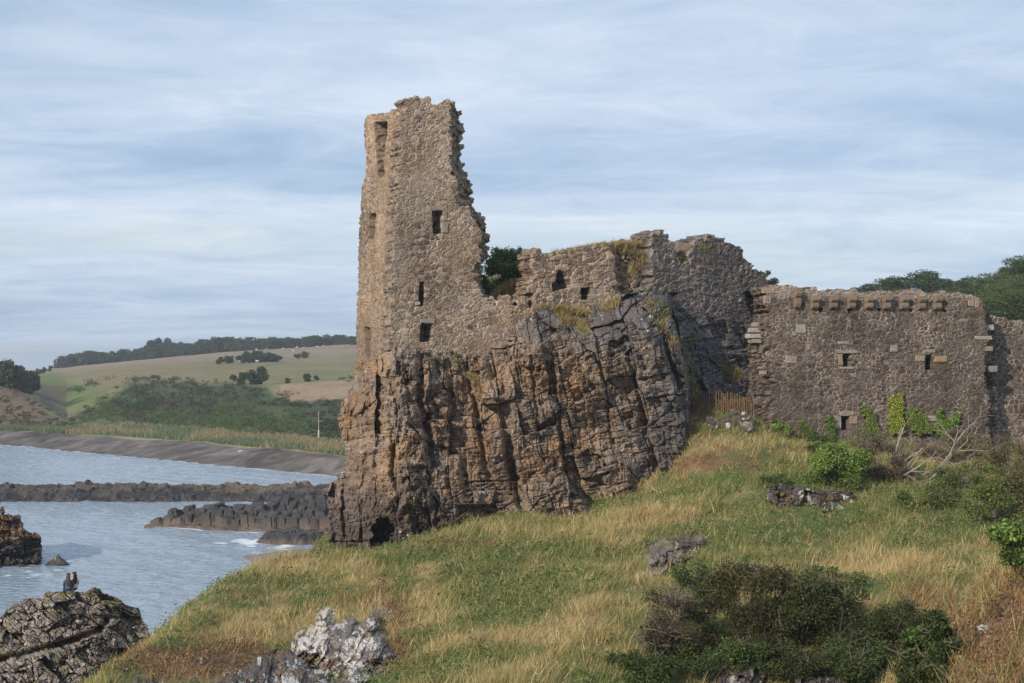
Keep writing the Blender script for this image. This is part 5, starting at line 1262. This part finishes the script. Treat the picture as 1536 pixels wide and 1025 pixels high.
# dead grey branches
rng = np.random.default_rng(50)
root = empty('dead_tree', P(1350, 738, 69.2)); tag(root, 'bleached grey tangle of bare dead branches before the wall', 'dead tree')
m = MB()
def grow(a, d, L, r, lev):
    n = 4
    for i in range(n):
        d = d + rng.normal(0, .16, 3) + np.array([.02, 0, -.035 * lev]); d /= np.linalg.norm(d)
        b = a + d * L / n; m.tube(a, b, r, r * .86, np.array([.30, .26, .22]) * rng.uniform(.8, 1.25), 5); a = b; r *= .86
        if lev < 3 and rng.random() < .75:
            dd = d + rng.normal(0, .55, 3); dd /= np.linalg.norm(dd); grow(a, dd, L * rng.uniform(.45, .7), r * .65, lev + 1)
for q, dr in [((1332, 738), (.5, -.1, .9)), ((1345, 740), (.9, -.2, .6)), ((1340, 735), (.3, 0, 1)), ((1360, 740), (1, -.1, .25)), ((1338, 725), (.7, -.3, .8)), ((1350, 725), (1, .1, .5)), ((1330, 720), (.2, 0, 1)), ((1395, 720), (.3, 0, .8)), ((1410, 700), (.4, 0, .9))]:
    d = np.asarray(dr, float); grow(P(q[0], q[1], 69.2 + rng.uniform(-.3, .3)), d / np.linalg.norm(d), rng.uniform(2.0, 2.9), .05, 1)
m.build('branches', M_BARK, root)
# ivy strips on the low wall
IVY = [([(1238, 640), (1236, 628), (1244, 623), (1249, 626), (1250, 645), (1244, 655)], 'short dark green ivy strip left of the lowest window', MG + HZ), ([(1289, 612), (1292, 606), (1302, 612), (1311, 628), (1316, 650), (1304, 656), (1297, 632)], 'slanting yellow green ivy strip right of the lowest window', YG + HZ),
       ([(1333, 650), (1331, 618), (1334, 590), (1342, 600), (1346, 588), (1351, 592), (1352, 620), (1354, 652)], 'tallest bright yellow ivy column on the low wall', [[.24, .28, .05], [.30, .31, .06], [.18, .23, .045]]), ([(1355, 616), (1376, 612), (1388, 630), (1398, 650), (1372, 652), (1358, 632)], 'broad green ivy patch right of the tallest yellow column', HZ + YG),
       ([(1404, 612), (1408, 612), (1411, 630), (1424, 628), (1437, 617), (1437, 626), (1424, 645), (1420, 668), (1408, 655), (1396, 645), (1404, 630)], 'forked green ivy patch nearest the right end of the wall', HZ)]
for k, (pl_, lab, pal) in enumerate(IVY):
    a = np.asarray(pl_, float); n = int(60 * abs(np.dot(a[:, 0], np.roll(a[:, 1], 1)) - np.dot(a[:, 1], np.roll(a[:, 0], 1))) / 2 / 12)
    xs = rng.uniform(a[:, 0].min() - 2, a[:, 0].max() + 2, n * 6); ys = rng.uniform(a[:, 1].min() - 2, a[:, 1].max() + 2, n * 6)
    k_ = inpoly(xs + 3 * noise(xs / 4, ys / 4, 0, 3), ys + 3 * noise(xs / 4, ys / 4, 0, 4), pl_); xs, ys = xs[k_][:n], ys[k_][:n]
    q = PR.hit(xs, ys); q[:, :2] += PR.n * rng.uniform(.05, .28, len(xs))[:, None]
    V, f, C = leaves(q, len(xs), .055, pick(pal, len(xs)) * 1.25, 0.0)
    o = obj('ivy', V, [f], C, M_LEAF); tag(o, lab, 'ivy')

# fence of thin upright pales
fe = empty('picket_fence', P(1078, 628, 78.8)); tag(fe, 'thin rusty brown pale fence closing the recess above the rubble heap', 'fence')
rng = np.random.default_rng(60)
fx = np.arange(1036, 1134, 3.5); FD = lambda x: 79.2 - (x - 1078) * .008
for x in fx:
    yb = np.interp(x, [1036, 1080, 1134], [634, 622, 622]); yt = np.interp(x, [1036, 1050, 1090, 1134], [590, 587, 588, 600]) + rng.uniform(-2, 2)
    m = MB(); a, b = P(x, yb + 6, FD(x)), P(x + rng.uniform(-.6, .6), yt, FD(x)); m.tube(a, b, .034, .030, np.array([.17, .105, .06]) * rng.uniform(.8, 1.25), 5); m.build('pale', M_WOOD, fe)
for off in (8, 26):
    m = MB()
    for x0, x1 in zip(fx[:-1], fx[1:]): m.tube(P(x0, np.interp(x0, [1036, 1060, 1134], [592, 590, 600]) + off, FD(x0) + .03), P(x1, np.interp(x1, [1036, 1060, 1134], [592, 590, 600]) + off, FD(x1) + .03), .012, .012, (.15, .10, .07), 4)
    m.build('rail', M_WOOD, fe)

# ================================================================== PEOPLE
def skin_mesh(name, nodes, edges, mat, parent, col, sub=2):
    me = bpy.data.meshes.new(name + '_cage'); me.from_pydata([n[0] for n in nodes], edges, [])
    o = bpy.data.objects.new(name, me); COL.objects.link(o)
    md = o.modifiers.new('Skin', 'SKIN')
    for v, nd in zip(me.skin_vertices[0].data, nodes): v.radius = nd[1] if isinstance(nd[1], tuple) else (nd[1], nd[1])
    me.skin_vertices[0].data[0].use_root = True
    sb = o.modifiers.new('Sub', 'SUBSURF'); sb.levels = sub; sb.render_levels = sub
    dg = bpy.context.evaluated_depsgraph_get(); ev = o.evaluated_get(dg)
    nm = bpy.data.meshes.new_from_object(ev); o.modifiers.clear(); o.data = nm; bpy.data.meshes.remove(me)
    a = nm.color_attributes.new('Col', 'FLOAT_COLOR', 'POINT')
    c = np.ones((len(nm.vertices), 4), np.float32); c[:, :3] = col; a.data.foreach_set('color', c.ravel())
    for p_ in nm.polygons: p_.use_smooth = True
    nm.materials.clear(); nm.materials.append(mat)
    o.parent = parent; return o
def person(loc, rz, label, hair, top, bottom, head_turn, arm, top_short):
    root = empty('person', loc); tag(root, label, 'person'); root.rotation_euler = (0, 0, rz)
    N, E = [], []
    def nd(p, r, par=None):
        N.append((p, r)); i = len(N) - 1
        if par is not None: E.append((par, i))
        return i
    # seated on the rock edge, facing +Y, seat at z=0
    pel = nd((0, 0, .11), (.15, .12)); wa = nd((0, -.02, .27), (.125, .095), pel); ch = nd((0, 0, .44), (.145, .10), wa); sh = nd((0, .01, .53), (.11, .08), ch)
    nk = nd((0, .025, .60), .050, sh); h1 = nd((0, .035, .68), (.075, .085), nk); h2 = nd((0, .03, .77), (.075, .09), h1); h3 = nd((0, .02, .83), .055, h2)
    ht = head_turn
    nd((math.sin(ht) * .115, .035 + math.cos(ht) * .115, .72), .014, h1)                          # nose
    nd((math.sin(ht) * .10, .035 + math.cos(ht) * .10, .675), .018, h1)                           # lips and chin
    for s in (-1, 1): nd((math.cos(ht) * .088 * s, .03 - math.sin(ht) * .088 * s, .72), .014, h1)  # ears
    arms = []; legs = []
    for s in (-1, 1):
        s1 = nd((.165 * s, 0, .515), .058, sh); el = nd((.215 * s, .10 + arm, .29), .042, s1); wr = nd((.13 * s, .32 + arm, .22), .030, el); pa = nd((.10 * s, .40 + arm, .20), (.040, .020), wr)
        arms.append((s, el, wr))
        for j, (ox, L) in enumerate([(-.030, .070), (-.010, .080), (.010, .075), (.030, .060)]):
            f1 = nd((.10 * s + ox, .43 + arm + L * .4, .195), .009, pa); nd((.10 * s + ox, .42 + arm + L, .170), .008, f1)
        t1 = nd((.06 * s, .41 + arm, .215), .010, pa); nd((.045 * s, .445 + arm, .21), .009, t1)
        hp2 = nd((.09 * s, .08, .10), .090, pel); kn = nd((.13 * s, .46, .24), .062, hp2); an = nd((.13 * s, .64, -.10), .042, kn); nd((.13 * s, .80, -.16), (.045, .030), an)
    skin_mesh('body', N, E, M_SKIN, root, (.55, .36, .27))
    # clothing
    T, TE = [((0, 0, .10), (.178, .15)), ((0, -.02, .25), (.160, .125)), ((0, 0, .44), (.160, .115)), ((0, .01, .53), (.125, .095)), ((0, .022, .565), .062)], [(0, 1), (1, 2), (2, 3), (3, 4)]
    for s in (-1, 1):
        i = len(T); T += [((.165 * s, 0, .515), .070), ((.215 * s, .10 + arm, .29), .054)]; TE += [(3, i), (i, i + 1)]
        if not top_short: T += [((.14 * s, .30 + arm, .225), .042)]; TE += [(i + 1, i + 2)]
    skin_mesh('top', T, TE, M_CLOTH, root, top)
    B, BE = [((0, 0, .10), (.172, .14))], []
    for s in (-1, 1):
        i = len(B); B += [((.09 * s, .08, .10), .102), ((.13 * s, .46, .24), .073), ((.13 * s, .63, -.08), .054)]; BE += [(0, i), (i, i + 1), (i + 1, i + 2)]
    if top_short: i = len(B); B += [((0, -.02, .26), (.150, .12))]; BE += [(0, i)]
    skin_mesh('trousers', B, BE, M_CLOTH, root, bottom)
    # long hair: a cap and locks down the back
    bx, by = -math.sin(ht) * .03, -math.cos(ht) * .03
    Hn = [((bx, .03 + by, .79), (.080, .088)), ((bx * 1.6, .03 + by * 1.8, .71), (.092, .080)), ((bx * 2.2, by * 3.2, .62), (.115, .06)), ((bx * 1.2, by * 3.6 - .03, .50), (.135, .05)), ((0, -.13, .39), (.120, .04)), ((0, -.14, .31), (.06, .02)), ((bx * .2, .03 + by * .2, .87), .03)]
    skin_mesh('hair', Hn, [(0, 1), (1, 2), (2, 3), (3, 4), (4, 5), (0, 6)], M_HAIR, root, hair)
    return root
pa = P(102.5, 888.5, 66.15); pb = P(111.0, 886.5, 66.55)
person(pa, R(12), 'seated person with long brown hair and blue denim jacket seen from behind', (.07, .042, .030), (.065, .095, .15), (.035, .05, .09), .1, 0.0, False)
person(pb, R(30), 'seated person with long red hair, white top and black trousers in profile', (.075, .024, .017), (.62, .58, .53), (.012, .012, .014), -.7, 0.0, True)

# ================================================================== SEA
ax = np.r_[np.linspace(-4000, -130, 14)[:-1], np.arange(-130, -4, .36), np.linspace(-3, 4000, 14)]
ay = np.r_[np.linspace(-300, 58, 6)[:-1], np.arange(58, 330, .36), np.linspace(331, 5000, 16)]
X, Y = np.meshgrid(ax, ay)
fine = sstep(-130, -120, X) * sstep(-4, -8, X) * sstep(58, 62, Y) * sstep(330, 300, Y)
Zs = 0.0
for lam, amp, an in [(7.5, .06, 200), (4.6, .05, 225), (3.1, .045, 185), (2.2, .035, 250), (1.7, .03, 210)]:
    kx, ky = math.cos(R(an)) * 6.283 / lam, math.sin(R(an)) * 6.283 / lam
    wob = 1.6 * fbm(X / (lam * 3), Y / (lam * 3), 0, int(lam * 10), 2)
    Zs = Zs + amp * (1 - 1.4 * np.abs(np.sin((X * kx + Y * ky) * .5 + wob))) * (.6 + .8 * noise(X / 18, Y / 18, 0, int(lam * 7)))
Zs = (Zs + .05 * fbm(X * .9, Y * .9, 0, 901, 3)) * fine
# foam: along beach, around reefs and rocks
pxs_ = 768 + F * X / np.maximum(Y, 30)
dsh = np.interp(pxs_, sp, D1) - Y + 1.5 * fbm(X / 7, Y / 7, 0, 902, 3)
foam = (sstep(5.5, .8, dsh) * .55 + np.exp(-((dsh - 8 - 3 * noise(X / 20, 0, 0, 903)) / 1.0) ** 2) * sstep(.1, .5, fbm(X / 6, Y / 9, 0, 904, 4)) * .8 + np.exp(-((dsh - 24) / 1.2) ** 2) * sstep(.25, .5, fbm(X / 7, Y / 9, 0, 905, 4)) * .7)
r1 = np.abs(Y - 168) - 7.4 + 1.2 * fbm(X / 5, Y / 5, 0, 906, 3)
foam = np.maximum(foam, sstep(1.6, -.2, r1) * sstep(.15, .45, fbm(X / 2.2, Y / 3, 0, 907, 4)) * sstep(-.1, .35, noise(X / 6, .3, 0, 933)))
r2 = np.abs(Y - (135.3 - 4 * sstep(-33, -22, X))) + 1.0 * fbm(X / 3, Y / 3, 0, 908, 3)
foam = np.maximum(foam, sstep(1.6, .2, r2) * (X > -36) * sstep(-.1, .35, fbm(X / 2.5, Y / 2, 0, 909, 3)))
r3 = np.hypot((X + 20.5) / 5, (Y - 123.5) / 4) + .5 * fbm(X / 2, Y / 2, 0, 910, 3); foam = np.maximum(foam, sstep(1.4, .8, r3) * sstep(-.05, .3, fbm(X / 1.6, Y / 1.6, 0, 911, 3)))
r4 = np.abs(Y - 110.8 - .5 * noise(X / 3, 0, 0, 912)) ; foam = np.maximum(foam, sstep(1.2, .1, r4) * sstep(-34, -27, X) * (X < -10) * .8 * sstep(-.1, .25, fbm(X / 1.3, Y / .8, 0, 913, 3)))
for cx, cy, rr in [(-37, 107.5, 5), (-35, 109, 1.8), (-18, 66, 2.5)]:
    r5 = np.hypot(X - cx, (Y - cy) * .8) - rr + .9 * fbm(X / 2, Y / 2, 0, 914, 3); foam = np.maximum(foam, sstep(.9, .0, r5) * sstep(.12, .45, fbm(X / .9, Y / 1.2, 0, 915, 4)) * .7)
caps = sstep(.55, .7, fbm(X / 3.5, Y / 1.6, 0, 916, 4)) * .5; foam = np.clip(np.maximum(foam, caps), 0, 1) * fine
ny, nx = X.shape; a = (np.arange(ny - 1)[:, None] * nx + np.arange(nx - 1)[None, :]).ravel()
m, n, l, b = nt('sea_water')
at = n.new('ShaderNodeAttribute'); at.attribute_name = 'Col'; tc = n.new('ShaderNodeTexCoord')
mp2 = n.new('ShaderNodeMapping'); mp2.inputs['Scale'].default_value = (.9, 1.5, 1); l.new(tc.outputs['Object'], mp2.inputs['Vector'])
no = n.new('ShaderNodeTexNoise'); no.inputs['Scale'].default_value = 1.3; no.inputs['Detail'].default_value = 4; l.new(mp2.outputs[0], no.inputs['Vector'])
bp = n.new('ShaderNodeBump'); bp.inputs['Strength'].default_value = 1.0; bp.inputs['Distance'].default_value = .4; l.new(no.outputs['Fac'], bp.inputs['Height']); l.new(bp.outputs[0], b.inputs['Normal'])
mx = n.new('ShaderNodeMix'); mx.data_type = 'RGBA'; mx.inputs['A'].default_value = (.29, .355, .415, 1); mx.inputs['B'].default_value = (.75, .77, .78, 1)
nf = n.new('ShaderNodeTexNoise'); nf.inputs['Scale'].default_value = 2.2; nf.inputs['Detail'].default_value = 6; l.new(tc.outputs['Object'], nf.inputs['Vector'])
ma = n.new('ShaderNodeMath'); ma.operation = 'MULTIPLY_ADD'; ma.inputs[1].default_value = 1.5; l.new(at.outputs['Fac'], ma.inputs[0])
mb_ = n.new('ShaderNodeMath'); mb_.operation = 'SUBTRACT'; mb_.inputs[0].default_value = .0; l.new(nf.outputs['Fac'], mb_.inputs[1]); l.new(mb_.outputs[0], ma.inputs[2]); ma.use_clamp = True
l.new(ma.outputs[0], mx.inputs['Factor']); l.new(mx.outputs['Result'], b.inputs['Base Color'])
rg = n.new('ShaderNodeMapRange'); rg.inputs[3].default_value = .10; rg.inputs[4].default_value = .8; l.new(ma.outputs[0], rg.inputs[0]); l.new(rg.outputs[0], b.inputs['Roughness'])
b.inputs['IOR'].default_value = 1.33
o = obj('sea', np.stack([X, Y, Zs], -1).reshape(-1, 3), [np.c_[a, a + 1, a + nx + 1, a + nx]], np.repeat(foam.reshape(-1, 1), 3, 1), m, origin=(0, 0, 0), smooth=True); tag(o, 'rippled grey blue sea in the bay', 'sea', kind='structure')

# ================================================================== HAZE, SKY, SUN, CAMERA
HAZE = .00025
if HAZE:
    m = bpy.data.materials.new('sea_haze'); m.use_nodes = True; n = m.node_tree.nodes; l = m.node_tree.links; n.remove(n['Principled BSDF'])
    v = n.new('ShaderNodeVolumePrincipled'); v.inputs['Density'].default_value = HAZE; v.inputs['Color'].default_value = (.80, .88, .98, 1); v.inputs['Anisotropy'].default_value = .1
    l.new(v.outputs[0], n['Material Output'].inputs['Volume'])
    q = MB(); q.box((0, 2450, 30), np.eye(3), (4050, 2800, 34), (1, 1, 1)); o = q.build('haze', m); tag(o, 'thin sea haze', 'haze', kind='stuff')

SUN_EL, SUN_AZ = R(24), R(36)                                     # azimuth to the left of straight behind the camera
ts_ = np.array([-math.sin(SUN_AZ) * math.cos(SUN_EL), -math.cos(SUN_AZ) * math.cos(SUN_EL), math.sin(SUN_EL)])
from mathutils import Vector
L = bpy.data.lights.new('sun', 'SUN'); L.energy = 4.1; L.angle = R(.6); L.color = (1.0, .88, .74)
so = bpy.data.objects.new('sun', L); COL.objects.link(so); so.rotation_euler = Vector(-ts_).to_track_quat('-Z', 'Y').to_euler(); so.location = tuple(ts_ * 200)
W = bpy.data.worlds.new('World'); sc.world = W; W.use_nodes = True; n = W.node_tree.nodes; l = W.node_tree.links
bg = n['Background']; bg.inputs['Strength'].default_value = .1
sk = n.new('ShaderNodeTexSky'); sk.sky_type = 'NISHITA'; sk.sun_disc = False; sk.sun_elevation = SUN_EL; sk.sun_rotation = math.atan2(ts_[0], ts_[1]); sk.air_density = 1.2; sk.dust_density = .6; sk.ozone_density = 2.5
tc = n.new('ShaderNodeTexCoord'); sx = n.new('ShaderNodeSeparateXYZ'); l.new(tc.outputs['Generated'], sx.inputs[0])
def mth(op, a, b=None, c=None, clamp=False):
    q = n.new('ShaderNodeMath'); q.operation = op; q.use_clamp = clamp
    for i, v in enumerate((a, b, c)):
        if v is None: continue
        if isinstance(v, (int, float)): q.inputs[i].default_value = v
        else: l.new(v, q.inputs[i])
    return q.outputs[0]
den = mth('ADD', mth('MAXIMUM', sx.outputs[2], 0.0), .09)
u_ = mth('DIVIDE', sx.outputs[0], den); v_ = mth('DIVIDE', sx.outputs[1], den)
cb = n.new('ShaderNodeCombineXYZ'); l.new(u_, cb.inputs[0]); l.new(v_, cb.inputs[1])
def cl_noise(scale, loc, det, rough, dist=0.0):
    mp = n.new('ShaderNodeMapping'); mp.inputs['Scale'].default_value = scale; mp.inputs['Location'].default_value = loc; mp.inputs['Rotation'].default_value = (0, 0, R(4)); l.new(cb.outputs[0], mp.inputs['Vector'])
    q = n.new('ShaderNodeTexNoise'); q.inputs['Scale'].default_value = 1; q.inputs['Detail'].default_value = det; q.inputs['Roughness'].default_value = rough; q.inputs['Distortion'].default_value = dist
    l.new(mp.outputs[0], q.inputs['Vector']); return q.outputs['Fac']
nA = cl_noise((.50, .85, 1), (3.6, 1.7, 0), 8, .58, .4); nB = cl_noise((1.7, 2.3, 1), (7.3, 4.1, 0), 10, .70, .8); nC = cl_noise((.25, .6, 1), (1.3, 9.1, 0), 3, .5)
def ramp(fac, stops):
    q = n.new('ShaderNodeValToRGB'); l.new(fac, q.inputs[0]); e = q.color_ramp.elements
    while len(e) < len(stops): e.new(.5)
    for k, (p_, c_) in enumerate(stops): e[k].position = p_; e[k].color = (*c_, 1)
    return q.outputs['Color']
def bump_(c0, w0):
    t = mth('DIVIDE', mth('SUBTRACT', sx.outputs[2], c0), w0); return mth('POWER', 2.718, mth('MULTIPLY', mth('MULTIPLY', t, t), -1.0))
cov = mth('ADD', mth('MULTIPLY', nA, .62), mth('MULTIPLY', nB, .38))
cov = mth('ADD', cov, mth('SUBTRACT', mth('MULTIPLY', bump_(.098, .024), mth('MULTIPLY', nC, .24)), mth('MULTIPLY', bump_(.150, .032), .055)))
cov = mth('SUBTRACT', cov, mth('MULTIPLY', bump_(.03, .028), .05))
cloud = ramp(cov, [(.34, (.32, .44, .62)), (.44, (.41, .53, .70)), (.52, (.51, .615, .765)), (.61, (.62, .70, .83)), (.72, (.76, .81, .89))])
sc10 = n.new('ShaderNodeVectorMath'); sc10.operation = 'SCALE'; sc10.inputs['Scale'].default_value = 11.8; l.new(cloud, sc10.inputs[0])
msk = ramp(nC, [(.30, (.62, .62, .62)), (.55, (.92, .92, .92))])
mix = n.new('ShaderNodeMix'); mix.data_type = 'RGBA'; l.new(msk, mix.inputs['Factor']); l.new(sk.outputs[0], mix.inputs['A']); l.new(sc10.outputs[0], mix.inputs['B'])
l.new(mix.outputs['Result'], bg.inputs['Color'])

cd = bpy.data.cameras.new('camera'); cd.sensor_width = 36; cd.lens = 36 * F / 1536; cd.clip_end = 12000; cd.clip_start = .5
co = bpy.data.objects.new('camera', cd); COL.objects.link(co); co.location = tuple(CAM); co.rotation_euler = (math.pi / 2 + TH, 0, 0); sc.camera = co
sc.view_settings.view_transform = 'Standard'; sc.view_settings.look = 'None'; sc.view_settings.exposure = 0; sc.view_settings.gamma = 1
sc.cycles.max_bounces = 5; sc.cycles.diffuse_bounces = 3; sc.cycles.glossy_bounces = 2; sc.cycles.transmission_bounces = 2; sc.cycles.volume_bounces = 0
